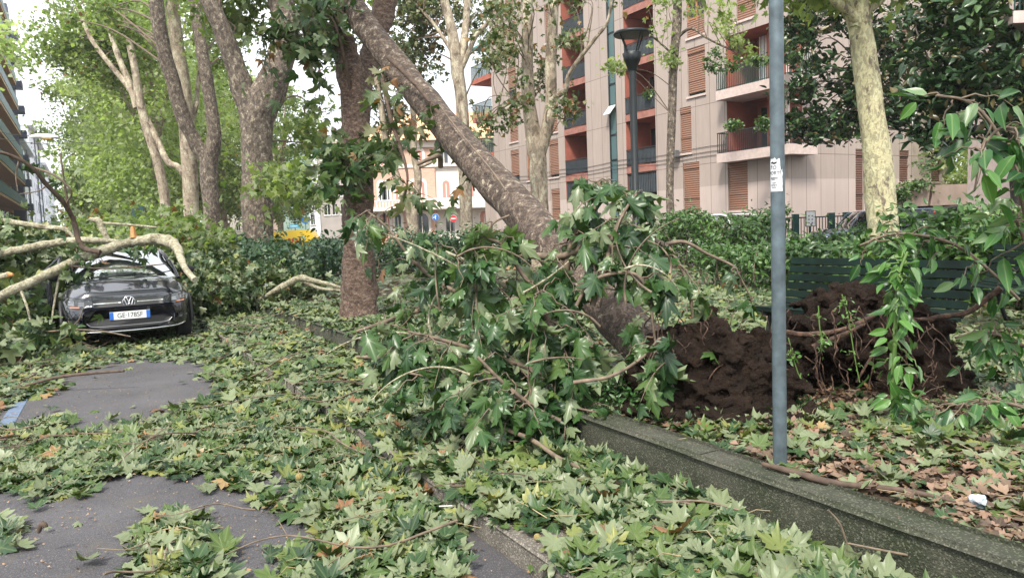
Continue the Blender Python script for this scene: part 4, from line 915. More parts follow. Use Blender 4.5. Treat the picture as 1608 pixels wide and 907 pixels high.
leaf_box('dark_hedge', 'dark low hedge at the end of the garden, behind the brown trunk', 20.3, 22.4, 3.1, 13.9, SOIL, 1.36, 17000, .13, M_hedge_dark, stems=160)
leaf_box('roadside_hedge', 'storm-battered shrubs between the parked car and the brown trunk', 15.2, 21, 2.9, 4.6, .1, 1.12, 9000, .14, M_hedge_dark, stems=90, cat='shrub')
leaf_box('bench_shrub', 'low green shrubs growing behind the bench', 6.5, 10.5, 9.8, 11.4, SOIL, .98, 7000, .12, M_hedge, stems=60, cat='shrub', rough=.3)
leaf_box('corner_shrub', 'dense dark shrub at the right edge behind the benches', 3.6, 6.8, 9.4, 12.2, SOIL, 1.25, 11000, .14, M_hedge, stems=60, cat='shrub', rough=.4)
leaf_box('pale_shrub', 'pale silvery shrub in the right corner below the terrace wall', 3.4, 4.9, 12.0, 13.4, SOIL, 1.6, 5000, .10, leaf_mat('silvery_leaf', [(0, (.10, .16, .08)), (1, (.26, .33, .2))], (.25, .3, .2), veinamt=0), stems=40, cat='shrub', rough=.3)
# storm debris heaps of foliage left of the car (fallen crowns)
def heap(name, label, ells, clumps, per, size, mat, sig=.3, tmpl=T_LO, bright=.5, nstem=30, cat='fallen branch'):
    c0 = ells[0][0] * [1, 1, 0]; e = empty(name, c0, 0, label, cat)
    o, cc = crown('foliage', ells, clumps, per, sig, size, mat, e, tmpl, .3, .35, bright=bright)
    st = MB(); base = ells[0][0]
    for i in range(nstem):
        a = cc[random.randrange(len(cc))]; b_ = cc[random.randrange(len(cc))]
        if np.linalg.norm(a - b_) > 2.2: continue
        st.tube(spline([a, (a + b_) / 2 + [0, 0, random.uniform(-.1, .25)], b_], 4), np.linspace(.014, .004, 9), 4, cap=False)
    st.build('branchwood', M_twig, e, True); return e
heap('fallen_boughs', 'mass of fallen leafy branches heaped left of the crushed car', [ell(50, 430, 13, 1.2, 1, .5), ell(10, 400, 14, .9, 1, .45), ell(70, 470, 12.5, .9, .9, .25), ell(-20, 440, 12.5, 1, 1, .6), ell(50, 395, 16, .8, 1, .3, .5)], 110, 34, .17, M_leaf_litter, bright=.5)
heap('fallen_boughs', 'tangle of fallen foliage filling the road behind the crushed car', [ell(200, 388, 20, 3, 1.5, .3), ell(110, 390, 22, 2.2, 1.5, .3), ell(280, 386, 19, 1.2, 1.5, .35), ell(190, 358, 24, 1.2, 1.0, .5, .4), ell(250, 355, 22, 1.2, 1, .5, .4)], 150, 36, .18, M_crown_mid, bright=.4)
heap('fallen_boughs', 'fallen leafy boughs piled between the car and the dark hedge', [ell(345, 462, 13.5, .6, 1.0, .2), ell(390, 450, 14.5, 1.1, .8, .2), ell(335, 420, 16, .4, .8, .25), ell(460, 446, 14.5, .8, .8, .12, .5)], 90, 34, .12, M_leaf_litter, bright=.4)
heap('fallen_branch', 'leafy bough lying at the left edge in front of the car', [ell(0, 500, 11, .5, .5, .10), ell(30, 545, 9.9, .6, .4, .10), ell(0, 565, 9.5, .6, .5, .10)], 28, 30, .16, M_leaf_litter, bright=.5, nstem=14)

# ---------------------------------------------------------------- cars
M_paint_black = base_mat('black_car_paint', .25, (.004, .005, .010), 0, .4, 1.)
M_paint_white = base_mat('white_car_paint', .3, (.7, .7, .7), 0, .5, 1.)
M_paint_slate = base_mat('slate_car_paint', .25, (.10, .13, .17), .5, .5, 1.)
M_paint_yellow = base_mat('yellow_van_paint', .4, (.82, .55, .02), 0, .5, .4)
M_cglass = base_mat('car_glass', .04, (.02, .03, .03), 0, .35, 0.)
M_cglass.node_tree.nodes['Principled BSDF'].inputs['Transmission Weight'].default_value = .55
M_plastic = plain('black_plastic', (.012, .012, .013), .55)
M_chrome = base_mat('chrome', .18, (.75, .75, .76), 1.)
M_rubber = plain('tyre_rubber', (.02, .02, .02), .85)
M_alloy = base_mat('alloy_rim', .3, (.4, .4, .42), .9)
M_lamp = base_mat('headlight_lens', .12, (.10, .105, .11), .6, .9, 1.)
M_lampd = base_mat('headlight_dark', .15, (.022, .024, .026), .4, .6, .6)
M_amber = base_mat('amber_lens', .2, (.5, .16, .03), 0, .6, 1.)
M_red = base_mat('red_lens', .2, (.65, .02, .02), 0, .6, 1.)
M_seat = plain('seat_fabric', (.05, .05, .055), .9)
def interp(x, xs, ys): return float(np.interp(x, xs, ys))
class Car:
    def __init__(s, name, label, loc, rz, paint, Lc=4.05, Wc=1.75, Hc=1.38, hood=(.72, .92, .98), belt=.95, roof_y=(.28, -1.55), wsb=1.0, cat='car', rear_top=1.02):
        s.e = empty(name, loc, rz, label, cat); s.L = Lc; s.Wd = Wc; hl = Lc / 2; hw = Wc / 2; s.hl = hl; s.hw = hw
        ys = np.concatenate([np.linspace(hl, hl - .16, 9), np.linspace(hl - .22, -hl + .22, 34), np.linspace(-hl + .16, -hl, 7)])
        V = []; Fc = []; Mn = 40
        for y in ys:
            zt = interp(y, [-hl, -hl + .3, -.6, wsb, wsb + .35, hl - .15, hl], [rear_top - .05, rear_top, belt + .01, hood[2], hood[1] + .02, hood[0] + .04, hood[0] - .04]); zb = interp(y, [-hl, -hl + .3, hl - .35, hl - .05, hl], [.30, .2, .18, .2, .24])
            w_ = hw - .15 * max(0, (y - (hl - .85)) / .85) ** 2.2 - .10 * max(0, (-y - (hl - .5)) / .5) ** 2.2
            k = 0
            if y > hl - .16: u = (y - hl + .16) / .16; k = 1 - math.sqrt(max(0, 1 - u * u))
            if y < -hl + .16: u = (-hl + .16 - y) / .16; k = 1 - math.sqrt(max(0, 1 - u * u))
            w_ -= k * .13; zt2 = zt - k * .10; zb2 = zb + k * .06; zc = (zt2 + zb2) / 2; hz = (zt2 - zb2) / 2
            for j in range(Mn):
                a = 2 * math.pi * j / Mn; c_, s_ = math.cos(a), math.sin(a); n_ = 4.6
                x = w_ * math.copysign(abs(c_) ** (2 / n_), c_); z = zc + hz * math.copysign(abs(s_) ** (2 / n_), s_)
                if z > .62: x *= 1 - .16 * ((z - .62) / .4) ** 1.6
                if z < .35: x *= 1 - .08 * ((.35 - z) / .2) ** 2
                yy = y
                if y > wsb + .3:
                    z += .018 * (abs(x) > .45 and abs(x) < .6) * (s_ > .3) - .03 * (abs(x) / hw) ** 2 * (s_ > .3)
                    yy -= .16 * (abs(x) / hw) ** 3 * min(1, (y - wsb - .3) / .5) + (.05 * (z - .5) / .2 if z > .5 and y > hl - .2 else 0)
                V.append((x, yy, z))
        n = len(ys); Fc = [(i * Mn + j, i * Mn + (j + 1) % Mn, (i + 1) * Mn + (j + 1) % Mn, (i + 1) * Mn + j) for i in range(n - 1) for j in range(Mn)] + [tuple(range(Mn)), tuple(range((n - 1) * Mn, n * Mn))[::-1]]
        s.bvh = BVHTree.FromPolygons([Vector(v) for v in V], Fc)
        me = mesh_from('body', V, Fc, paint, smooth=True); s.body = link('body', me, s.e)
        # cabin
        ry0, ry1 = roof_y; zr = Hc; bt = belt - .02; bw = hw - .10; rw = hw - .29; s.Hc = Hc
        def patch(name, c00, c10, c11, c01, bulge, mat, par, nx=10, ny=8, off=0.):
            c00, c10, c11, c01, bl = map(np.array, (c00, c10, c11, c01, bulge)); vs = []
            for i in range(nx + 1):
                for j in range(ny + 1):
                    u, v = i / nx, j / ny; q = (1 - u) * (1 - v) * c00 + u * (1 - v) * c10 + u * v * c11 + (1 - u) * v * c01
                    vs.append(q + bl * (4 * u * (1 - u)) * (.5 + 2 * v * (1 - v)) )
            fs = [(i * (ny + 1) + j, (i + 1) * (ny + 1) + j, (i + 1) * (ny + 1) + j + 1, i * (ny + 1) + j + 1) for i in range(nx) for j in range(ny)]
            return link(name, mesh_from(name, vs, fs, mat, smooth=True), par)
        patch('windshield', (-bw + .04, wsb - .16, bt + .0), (bw - .04, wsb - .16, bt + .0), (rw - .01, ry0, zr - .03), (-rw + .01, ry0, zr - .03), (0, .14, .03), M_cglass, s.e)
        patch('roof', (-rw, ry0 - .01, zr - .025), (rw, ry0 - .01, zr - .025), (rw, ry1, zr - .03), (-rw, ry1, zr - .03), (0, .02, .035), paint, s.e)
        patch('rear_window', (-bw + .06, -hl + .18, bt + .06), (bw - .06, -hl + .18, bt + .06), (rw, ry1 - .02, zr - .03), (-rw, ry1 - .02, zr - .03), (0, -.08, .02), M_cglass, s.e)
        for sx in (-1, 1):
            patch('side_window', (sx * bw, wsb - .3, bt), (sx * bw, -hl + .35, bt + .03), (sx * (rw + .01), ry1 + .05, zr - .035), (sx * (rw + .01), ry0 - .08, zr - .035), (sx * .015, 0, 0), M_cglass, s.e, 8, 4)
            mb = MB()
            A0 = np.array((sx * bw, wsb - .2, bt)); A1 = np.array((sx * rw, ry0, zr - .03)); C0 = np.array((sx * bw, -hl + .22, bt)); C1 = np.array((sx * rw, ry1, zr - .03))
            mb.tube(spline([A0 + (0, .06, -.02), (A0 + A1) / 2 + (sx * .02, .06, .02), A1, (A1 + C1) / 2 + (0, 0, .02), C1, (C0 + C1) / 2 + (sx * .02, 0, 0), C0], 4), .03, 6)
            mb.tube([(sx * (bw + .0), -.25, bt), (sx * (rw + .01), -.35, zr - .03)], .03, 4)
            mb.build('pillar', paint, s.e)
            mb = MB(); mb.box((sx * (hw - .06) - .1, wsb - .42, belt + .02), (sx * (hw - .06) + .16 * (sx > 0) - .0 + (.1 if sx > 0 else -.06) , wsb - .32, belt + .16))
            vs = np.array(mb.v); 
            me = bpy.data.meshes.new('mirror'); bm = bmesh.new(); bmesh.ops.create_uvsphere(bm, u_segments=14, v_segments=10, radius=1.)
            for v in bm.verts: v.co = Vector((sx * (hw + .06) + v.co.x * .11, wsb - .32 + v.co.y * .06, belt + .08 + v.co.z * .075))
            bm.to_mesh(me); bm.free(); me.materials.append(M_plastic); mo = link('mirror', me, s.e); me.polygons.foreach_set('use_smooth', [True] * len(me.polygons))
            for yy in (hl - .78, -hl + .72):
                wh = MB(); r = .31
                cx_ = sx * (hw - .12)
                ring = [(cx_, yy + r * math.cos(a), r + r * math.sin(a)) for a in np.linspace(0, 2 * math.pi, 25)]
                wh.tube([(cx_ - .1, yy, r), (cx_ - .095, yy, r), (cx_ + .095, yy, r), (cx_ + .1, yy, r)], [r * .9, r, r, r * .9], 26); w_o = wh.build('wheel', M_rubber, s.e)
                rm = MB(); rm.tube([(cx_ + sx * .1, yy, r), (cx_ + sx * .108, yy, r)], [r * .66, r * .62], 20); rm.build('rim', M_alloy, w_o)
                ar = MB(); ar.tube([(sx * (hw - .015), yy + (r + .05) * math.cos(a), r + (r + .05) * math.sin(a)) for a in np.linspace(-.1, math.pi + .1, 18)], .028, 6); ar.build('wheel_arch', M_plastic, s.e)
        mb = MB(); mb.box((-bw + .05, -hl + .5, .4), (bw - .05, wsb - .3, .62)); mb.box((-bw + .08, wsb - .62, .62), (bw - .08, wsb - .28, .88)); mb.build('interior', M_plastic, s.e)
        for sx in (-.36, .36):
            mb = MB(); mb.box((sx - .24, -.25, .6), (sx + .24, -.1, 1.08)); mb.box((sx - .12, -.22, 1.1), (sx + .12, -.12, 1.28)); mb.build('seat', M_seat, s.e)
    def hit(s, x, z, front=True):
        d = -1 if front else 1
        h = s.bvh.ray_cast(Vector((x, -5 * d, z)), Vector((0, d, 0)))[0]
        return h.y if h is not None else -d * s.hl
    def front(s, name, poly, mat, off=.006, par=None, rings=5, sub=6, front=True, extrude=True):
        poly = np.array(poly, float); cen = poly.mean(0); pts = []
        for i in range(len(poly)):
            a, b_ = poly[i], poly[(i + 1) % len(poly)]
            pts += [a + (b_ - a) * k / sub for k in range(sub)]
        pts = np.array(pts); n = len(pts); V = []; d = 1 if front else -1
        for k in range(rings + 1):
            f = 1 - k / rings * .999
            for q in pts: x, z = cen + (q - cen) * f; V.append((x, s.hit(x, z, front) + d * off, z))
        fs = [(k * n + j, k * n + (j + 1) % n, (k + 1) * n + (j + 1) % n, (k + 1) * n + j) for k in range(rings) for j in range(n)]
        b = len(V)
        for q in pts: V.append((q[0], s.hit(q[0], q[1], front) - d * .012, q[1]))
        fs += [(j, (j + 1) % n, b + (j + 1) % n, b + j) for j in range(n)]
        return link(name, mesh_from(name, V, fs, mat, smooth=True), par or s.e)

cf = P(200, 470, 10.55); cs_, ct_ = toST(cf)
car = Car('parked_car', 'black hatchback with a pale limb lying across its crushed roof', W(cs_ + 2.03, ct_ + .02, 0), math.pi + AV, M_paint_black)
car.front('grille', [(-.46, .60), (.46, .60), (.46, .70), (-.46, .70)], M_plastic, .004, sub=14)
for sx in (-1, 1):
    hl_ = car.front('headlight', [(sx * .44, .615), (sx * .62, .595), (sx * .80, .62), (sx * .83, .70), (sx * .78, .755), (sx * .60, .73), (sx * .47, .695)], M_lampd, .010)
    car.front('reflector', [(sx * .56, .635), (sx * .64, .63), (sx * .64, .70), (sx * .56, .69)], M_lamp, .015, hl_, 3, 3); car.front('reflector', [(sx * .68, .64), (sx * .76, .65), (sx * .76, .72), (sx * .68, .71)], M_lamp, .015, hl_, 3, 3)
    car.front('indicator', [(sx * .62, .607), (sx * .74, .613), (sx * .75, .63), (sx * .62, .624)], M_amber, .014, hl_, 2, 3)
    car.front('chrome_strip', [(sx * .10, .648), (sx * .45, .648), (sx * .45, .662), (sx * .10, .662)], M_chrome, .012, sub=8)
    fg = car.front('fog_light', [(sx * .62, .365), (sx * .80, .375), (sx * .79, .46), (sx * .64, .44)], M_plastic, .006)
    car.front('lens', [(sx * .64, .385), (sx * .70, .39), (sx * .70, .44), (sx * .65, .43)], M_lamp, .011, fg, 2, 3); car.front('lens', [(sx * .72, .395), (sx * .77, .40), (sx * .765, .45), (sx * .72, .445)], M_lamp, .011, fg, 2, 3)
car.front('lower_intake', [(-.56, .40), (-.50, .30), (.50, .30), (.56, .40), (.50, .44), (-.50, .44)], M_plastic, .003, sub=8)
def trim(name, pts, r, mat):
    q = spline([(x, 0, z) for x, z in pts], 6); q = [(a[0], car.hit(a[0], a[2]) + .006, a[2]) for a in q]; mb = MB(); mb.tube(q, r, 6); mb.build(name, mat, car.e)
trim('intake_trim', [(-.55, .385), (-.47, .335), (-.2, .328), (.2, .328), (.47, .335), (.55, .385)], .006, M_alloy)
trim('bumper_lip', [(-.74, .29), (-.6, .262), (-.2, .25), (.2, .25), (.6, .262), (.74, .29)], .011, M_chrome)
M_plate = base_mat('number_plate', .4, (.72, .73, .72)); M_plblue = base_mat('plate_blue', .4, (.02, .13, .5))
yf = car.hit(0, .47)
mb = MB(); mb.box((-.26, yf, .415), (.26, yf + .022, .525)); pl = mb.build('number_plate', M_plate, car.e)
for sx in (-1, 1): mb = MB(); mb.box((sx * .235 - .025, yf + .0225, .417), (sx * .235 + .025, yf + .0245, .523)); mb.build('blue_band', M_plblue, pl)
def text_mesh(txt, size, mat, name, par, M, extrude=.001, sx=1.):
    cu = bpy.data.curves.new('t', 'FONT'); cu.body = txt; cu.size = size; cu.extrude = extrude; cu.align_x = 'CENTER'; cu.align_y = 'CENTER'
    to = bpy.data.objects.new('t', cu); col.objects.link(to); dg = bpy.context.evaluated_depsgraph_get(); me = bpy.data.meshes.new_from_object(to.evaluated_get(dg))
    bpy.data.objects.remove(to); me.transform(M @ Matrix.Diagonal((sx, 1, 1, 1))); me.materials.clear(); me.materials.append(mat); o = bpy.data.objects.new(name, me); col.objects.link(o)
    if par: o.parent = par
    return o
M_ink = plain('black_ink', (.01, .01, .012), .6)
# plate faces local +y: text x runs to local -x
Mt = Matrix.Translation((0, yf + .0235, .468)) @ Matrix.Rotation(math.pi, 4, 'Z') @ Matrix.Rotation(math.pi / 2, 4, 'X')
text_mesh('GE·178SF', .098, M_ink, 'plate_lettering', pl, Mt, .001, .86)
yb_ = car.hit(0, .655) + .012
mb = MB(); ring = [(.078 * math.cos(a), yb_ + .012, .655 + .078 * math.sin(a)) for a in np.linspace(0, 2 * math.pi, 33)]; mb.tube(ring, .007, 6, cap=False)
bo = mb.build('emblem', M_chrome, car.e)
mb = MB(); mb.tube([(0, yb_ - .01, .655), (0, yb_ + .008, .655)], [.074, .074], 24); mb.build('emblem_ground', base_mat('emblem_blue_grey', .4, (.03, .04, .06), .2), bo)
mb = MB()
for pts in ([(-.032, .068), (-.006, .008), (.006, .008), (.032, .068)], [(-.058, .046), (-.026, -.060), (-.002, -.006), (.002, -.006), (.026, -.060), (.058, .046)]):
    mb.tube([(-x, yb_ + .014, .655 + z) for x, z in pts], .0075, 6)
mb.build('emblem_letters', base_mat('emblem_silver', .4, (.75, .76, .78), .3), bo)
for sx in (-1, 1):
    mb = MB(); mb.tube([(sx * .25 + .1, 1.02, .985), (sx * .25 - .2, .98, 1.0), (sx * .25 - .42, .9, 1.03)], .009, 5); mb.build('wiper', M_plastic, car.e)
# bonnet crumple lines: shallow raised creases; passenger door standing ajar
mb = MB(); 
mb = MB(); mb.tube(spline([(.98, .62, .2), (1.0, .62, .92), (.93, .60, 1.0), (.86, .1, 1.3), (.84, -.1, 1.33)], 4), .025, 6); mb.tube([(1.0, .62, .92), (1.28, -.15, .94), (.84, -.1, 1.33)], .022, 6); mb.box((.985, .55, .25), (1.02, .62, .92))
vs = [(1.0, .62, .25), (1.3, -.2, .25), (1.3, -.2, .92), (1.0, .62, .92)]; mb.add(vs + [(x + .05, y, z) for x, y, z in vs], [(0, 1, 2, 3), (7, 6, 5, 4), (0, 4, 5, 1), (1, 5, 6, 2), (2, 6, 7, 3), (3, 7, 4, 0)])
mb.build('door', M_paint_black, car.e)
mb = MB(); mb.box((-.55, .45, 1.02), (.55, .46, 1.03)); 
# estate car with its tailgate up, white car and yellow van on the further roads
sv = P(1375, 360, 27.5)
suv = Car('estate_car', 'slate grey estate car with red rear lamps and raised tailgate', sv * [1, 1, 0] + np.array([-.1, 0, 0]), math.pi / 2 - .12, M_paint_slate, 4.7, 1.85, 1.62, (.85, 1.0, 1.05), 1.02, (.55, -2.1), 1.25, rear_top=1.1)
for sx in (-1, 1): suv.front('rear_lamp', [(sx * .62, .85), (sx * .80, .85), (sx * .74, 1.2), (sx * .66, 1.2)], M_red, .02, front=False)
mb = MB(); mb.tube(spline([(-.85, -2.32, .75), (-.84, -2.3, 1.0), (-.72, -2.05, 1.3), (-.64, -1.85, 1.5)], 4), [.13, .14, .12, .10, .10, .09, .09, .08, .08, .08, .06, .06, .05], 8); mb.build('tall_rear_lamp', M_red, suv.e)
mb = MB(); mb.add([(-.62, -2.1, 1.58), (.62, -2.1, 1.58), (.7, -3.05, 1.72), (-.7, -3.05, 1.72), (-.62, -2.1, 1.52), (.62, -2.1, 1.52), (.7, -3.05, 1.64), (-.7, -3.05, 1.64)], [(0, 1, 2, 3), (7, 6, 5, 4), (0, 4, 5, 1), (1, 5, 6, 2), (2, 6, 7, 3), (3, 7, 4, 0)]); mb.build('tailgate', M_plastic, suv.e)
wcar = Car('white_car', 'white car mostly hidden behind the long hedge', W(*[float(v) for v in toST(P(1150, 365, 22.5))], 0), math.pi + AV, M_paint_white, 4.1, 1.75, 1.66, (.8, 1.0, 1.1), 1.08)
yv = P(459, 372, 55)
yvan = empty('yellow_van', yv * [1, 1, 0], .05, 'yellow van with red lettering parked beyond the hedge', 'van')
mb = MB(); prof = [(-1.9, .35), (-1.9, 1.2), (-1.75, 1.75), (-1.5, 1.92), (1.3, 1.95), (1.6, 1.8), (1.9, 1.1), (1.95, .8), (1.95, .35)]
n_ = len(prof); mb.add([(x, -.85, z) for x, z in prof] + [(x, .85, z) for x, z in prof], [tuple(range(n_)), tuple(range(n_, 2 * n_))[::-1]] + [(i, (i + 1) % n_, n_ + (i + 1) % n_, n_ + i) for i in range(n_)]); mb.build('body', M_paint_yellow, yvan)
for x in (-1.2, 1.25): mb = MB(); mb.tube([(x, -.88, .32), (x, -.7, .32)], .32, 16); mb.build('wheel', M_rubber, yvan)
mb = MB()
for i in range(7): x = -.9 + i * .26; mb.box((x, -.858, 1.12 + .05 * (i % 2)), (x + .18, -.852, 1.38 - .04 * (i % 3))); 
mb.build('red_marking', plain('red_print', (.55, .05, .02), .6), yvan)

# ---------------------------------------------------------------- limbs lying over the car
def bough(name, label, px, Y, mat, subs=(), seg=12, cat='fallen limb', leaves=None, wob=.22, stub=None, group=None):
    q, rr = limb_pts(px, Y, 6); rr = rr * .86; e = empty(name, q[0], 0, label, cat, group)
    mb = MB(); mb.tube(q, rr, seg, wob=wob * 1.4, rough_seed=px[0][0] * .1); mb.build('limb', mat, e, True)
    for sb in subs:
        q2, r2 = limb_pts(sb, Y, 4); mb = MB(); mb.tube(q2, r2, 6, wob=.15); mb.build('side_branch', M_twig if mat is not M_limb else M_limb, e, True)
    if stub: c, d, r = stub; mb = MB(); mb.tube([c, c + d], [r, r * .5], 7, wob=.5); mb.build('torn_end', M_split, e, True)
    if leaves: sprigs(e, 'foliage', leaves, 22, .16, .15, M_leaf_near, T_LO, .6)
    return e
bough('fallen_limb', 'thick pale limb bent over the car roof, its end sliding down the near wing', [(-60, 500, 15, -1.6), (0, 465, 16, -1.2), (60, 438, 17, -.8), (118, 410, 17, -.3), (165, 393, 19, 0), (195, 383, 17, .15), (222, 378, 19, .2), (250, 376, 21, .3), (268, 380, 22, .25), (279, 391, 17, -.0), (284, 406, 13, -.3), (293, 424, 11, -.7), (306, 440, 11, -1.)], 11.7, M_limb, [[(211, 378, 8, .2), (209, 368, 8, .2), (208, 357, 7, .2)], [(30, 450, 5, -1), (42, 480, 4, -1.1), (48, 505, 3, -1.2)], [(98, 420, 4, -.5), (90, 450, 4, -.6), (82, 500, 3, -.7), (80, 530, 3, -.8)]], stub=(P(210, 373, 11.85), np.array([0, 0, .18]), .05), leaves=[(112, 425, 11.2, .6), (120, 395, 11.3, .5), (230, 390, 11.6, .4), (215, 395, 11.5, .3), (150, 405, 11.3, .3)])
bough('fallen_limb', 'pale limb reaching in from the left edge to the car roof', [(-60, 412, 12, -.2), (0, 398, 13), (50, 388, 14), (95, 380, 13), (140, 377, 11), (185, 380, 9), (215, 383, 6)], 12.0, M_limb, leaves=[(20, 380, 12, .5)])
bough('fallen_limb', 'thin pale limb crossing in front of the white block', [(-60, 340, 9), (0, 346, 9), (40, 352, 10), (75, 357, 9), (102, 360, 8), (115, 372, 4)], 12.6, M_limb, leaves=[(15, 362, 12.6, .8), (-5, 350, 12.6, .8)])
bough('fallen_limb', 'bleached snapped limb standing up behind the car roof', [(141, 344, 7), (155, 347, 12), (160, 358, 12), (166, 370, 11), (171, 382, 10)], 13.2, M_limb, [[(162, 350, 5), (190, 352, 4), (225, 355, 4), (246, 357, 3)]])
bough('fallen_limb', 'dark crooked branch hanging in an arc before the car door', [(-30, 235, 5, -1), (11, 242, 6, -.8), (49, 262, 7, -.6), (75, 292, 8, -.4), (100, 318, 8, -.2), (115, 345, 9), (122, 373, 9), (133, 390, 9), (157, 396, 10)], 11.3, M_twig_dark, [[(110, 340, 5), (104, 305, 4, -.1), (98, 265, 3, -.2), (95, 240, 3, -.2)], [(49, 262, 4, -.5), (85, 275, 4, -.5), (112, 300, 3, -.4), (105, 318, 3, -.3)], [(75, 290, 3, -.4), (60, 300, 2, -.5), (30, 305, 2, -.6)], [(30, 250, 3, -.6), (25, 275, 2, -.7), (28, 300, 2, -.7)]], leaves=[(118, 285, 11.2, .3), (88, 290, 11.2, .4), (50, 262, 10.9, .3)])
bough('fallen_limb', 'pale cut limb end poking in low at the left edge', [(-60, 452, 12), (-10, 437, 12), (14, 431, 10)], 11, M_limb, stub=(P(12, 431, 11), np.array([.08, 0, .0]), .045))
bough('fallen_branch', 'thin dark branch with a few leaves across the bumper and windscreen', [(100, 417, 3), (150, 421, 3), (200, 420, 3), (262, 414, 2)], 11.3, M_twig_dark, cat='fallen branch')
bough('fallen_branch', 'bare thin branch lying before the front bumper of the car', [(0, 525, 3), (80, 520, 3), (110, 517, 3), (160, 520, 3), (205, 528, 2)], 9.9, M_twig, [[(110, 517, 3), (125, 500, 2), (130, 485, 2)], [(112, 517, 3), (100, 530, 2), (60, 545, 2)]], cat='fallen branch', leaves=[(108, 508, 9.8, .22)])
bough('fallen_branch', 'grey peeled log at the foot of the dark hedge', [(405, 472, 7, .3), (440, 452, 11, .1), (470, 437, 12), (490, 440, 9), (520, 447, 7), (545, 455, 6)], 13.4, M_limb, [[(470, 437, 7), (500, 452, 6), (535, 456, 5)]], cat='fallen branch')

# ---------------------------------------------------------------- street furniture
pg = G(1225, 733, SOIL)
pole = empty('sign_pole', pg, 0, 'plain grey galvanised steel pole with a torn paper notice, standing beside the low wall', 'pole')
M_galv = plain('galvanised_steel', (.095, .125, .14), .55, .4, var=.35, scale=14)
PR = .0335; mb = MB(); mb.tube([(0, 0, -.2 + .25 * i) for i in range(21)], PR, 24); mb.build('tube', M_galv, pole)
zt_, zb_ = float(P(1218, 250, pg[1])[2]) - SOIL, float(P(1218, 301, pg[1])[2]) - SOIL
mb = MB(); na, nz = 14, 16; a0_, a1_ = R_(182), R_(291)
def wrap(a, z, r): return (r * math.cos(a), r * math.sin(a), z)
vs = []
for i in range(na + 1):
    for j in range(nz + 1):
        u, v = i / na, j / nz; top = zt_ - .0 - (.016 * noise.noise((u * 6, 0, 2)) + .05 * (u > .85)); a = a0_ + (a1_ - a0_) * u * (1 - .05 * noise.noise((v * 7, 5, 1)))
        vs.append(wrap(a, zb_ + (top - zb_) * v, PR + .0012))
fs = [(i * (nz + 1) + j, (i + 1) * (nz + 1) + j, (i + 1) * (nz + 1) + j + 1, i * (nz + 1) + j + 1) for i in range(na) for j in range(nz) if noise.noise((i * .5, j * .5, 4.4)) < .42 or j < nz - 4]
mb.add(vs, fs, 0, True); po = mb.build('paper_notice', plain('grey_white_paper', (.52, .54, .56), .8, var=.2, scale=60), pole)
hh = zt_ - zb_
def poster_text(t, frac, size, u0):
    me_o = text_mesh(t, size, M_ink, 'notice_lettering', po, Matrix.Identity(4), .0002, .9); me = me_o.data
    for v in me.vertices: x, y = v.co.x, v.co.y; v.co = Vector(wrap(R_(u0) + x / PR, zb_ + hh * frac + y, PR + .0018 + v.co.z))
poster_text('TO', .73, .024, 217); poster_text('PORTI', .56, .023, 224)
for fr, tt in ((.42, 'eggio'), (.27, 'i per'), (.20, 'ortare'), (.13, 'auto')): poster_text(tt, fr, .018 if fr > .4 else .012, 222)
mb = MB()
for i in range(3): mb.tube([wrap(R_(200 + 12 * k + 4 * i), zb_ + hh * (.88 + .02 * math.sin(k * 2 + i)), PR + .002) for k in range(4)], .003, 5)
mb.build('torn_scrap', M_ink, po)

lpx = P(1001, 430, 13); LZ = SOIL - .02
lamp = empty('street_lamp', lpx * [1, 1, 0] + [0, 0, LZ], 0, 'dark park lamp with a flat disc hood over a funnel-shaped neck', 'street lamp')
def lz(y): return float(P(985, y, 13)[2]) - LZ
M_lampm = plain('dark_green_grey_metal', (.012, .016, .018), .45, .3)
mb = MB(); mb.tube([(0, 0, 0), (0, 0, .9), (0, 0, .92), (0, 0, lz(110))], [.085, .085, .066, .062], 16); mb.build('post', M_lampm, lamp)
mb = MB(); mb.tube([(0, 0, lz(112)), (0, 0, lz(98)), (0, 0, lz(97)), (0, 0, lz(84.5)), (0, 0, lz(84))], [.068, .125, .135, .168, .16], 24); mb.build('neck', M_lampm, lamp)
for i in range(4):
    a = .5 + i * math.pi / 2; mb = MB(); mb.tube([(.10 * math.cos(a), .10 * math.sin(a), lz(84)), (.24 * math.cos(a), .24 * math.sin(a), lz(56))], .014, 6); mb.build('strut', M_lampm, lamp)
mb = MB(); mb.tube([(0, 0, lz(56)), (0, 0, lz(54)), (0, 0, lz(51)), (0, 0, lz(47))], [.30, .315, .305, .05], 32); mb.build('hood', M_lampm, lamp)
mb = MB(); mb.tube([(0, 0, lz(84)), (0, 0, lz(82))], [.10, .11], 16); mb.build('lens', plain('frosted_lamp_glass', (.3, .32, .3), .4), lamp)

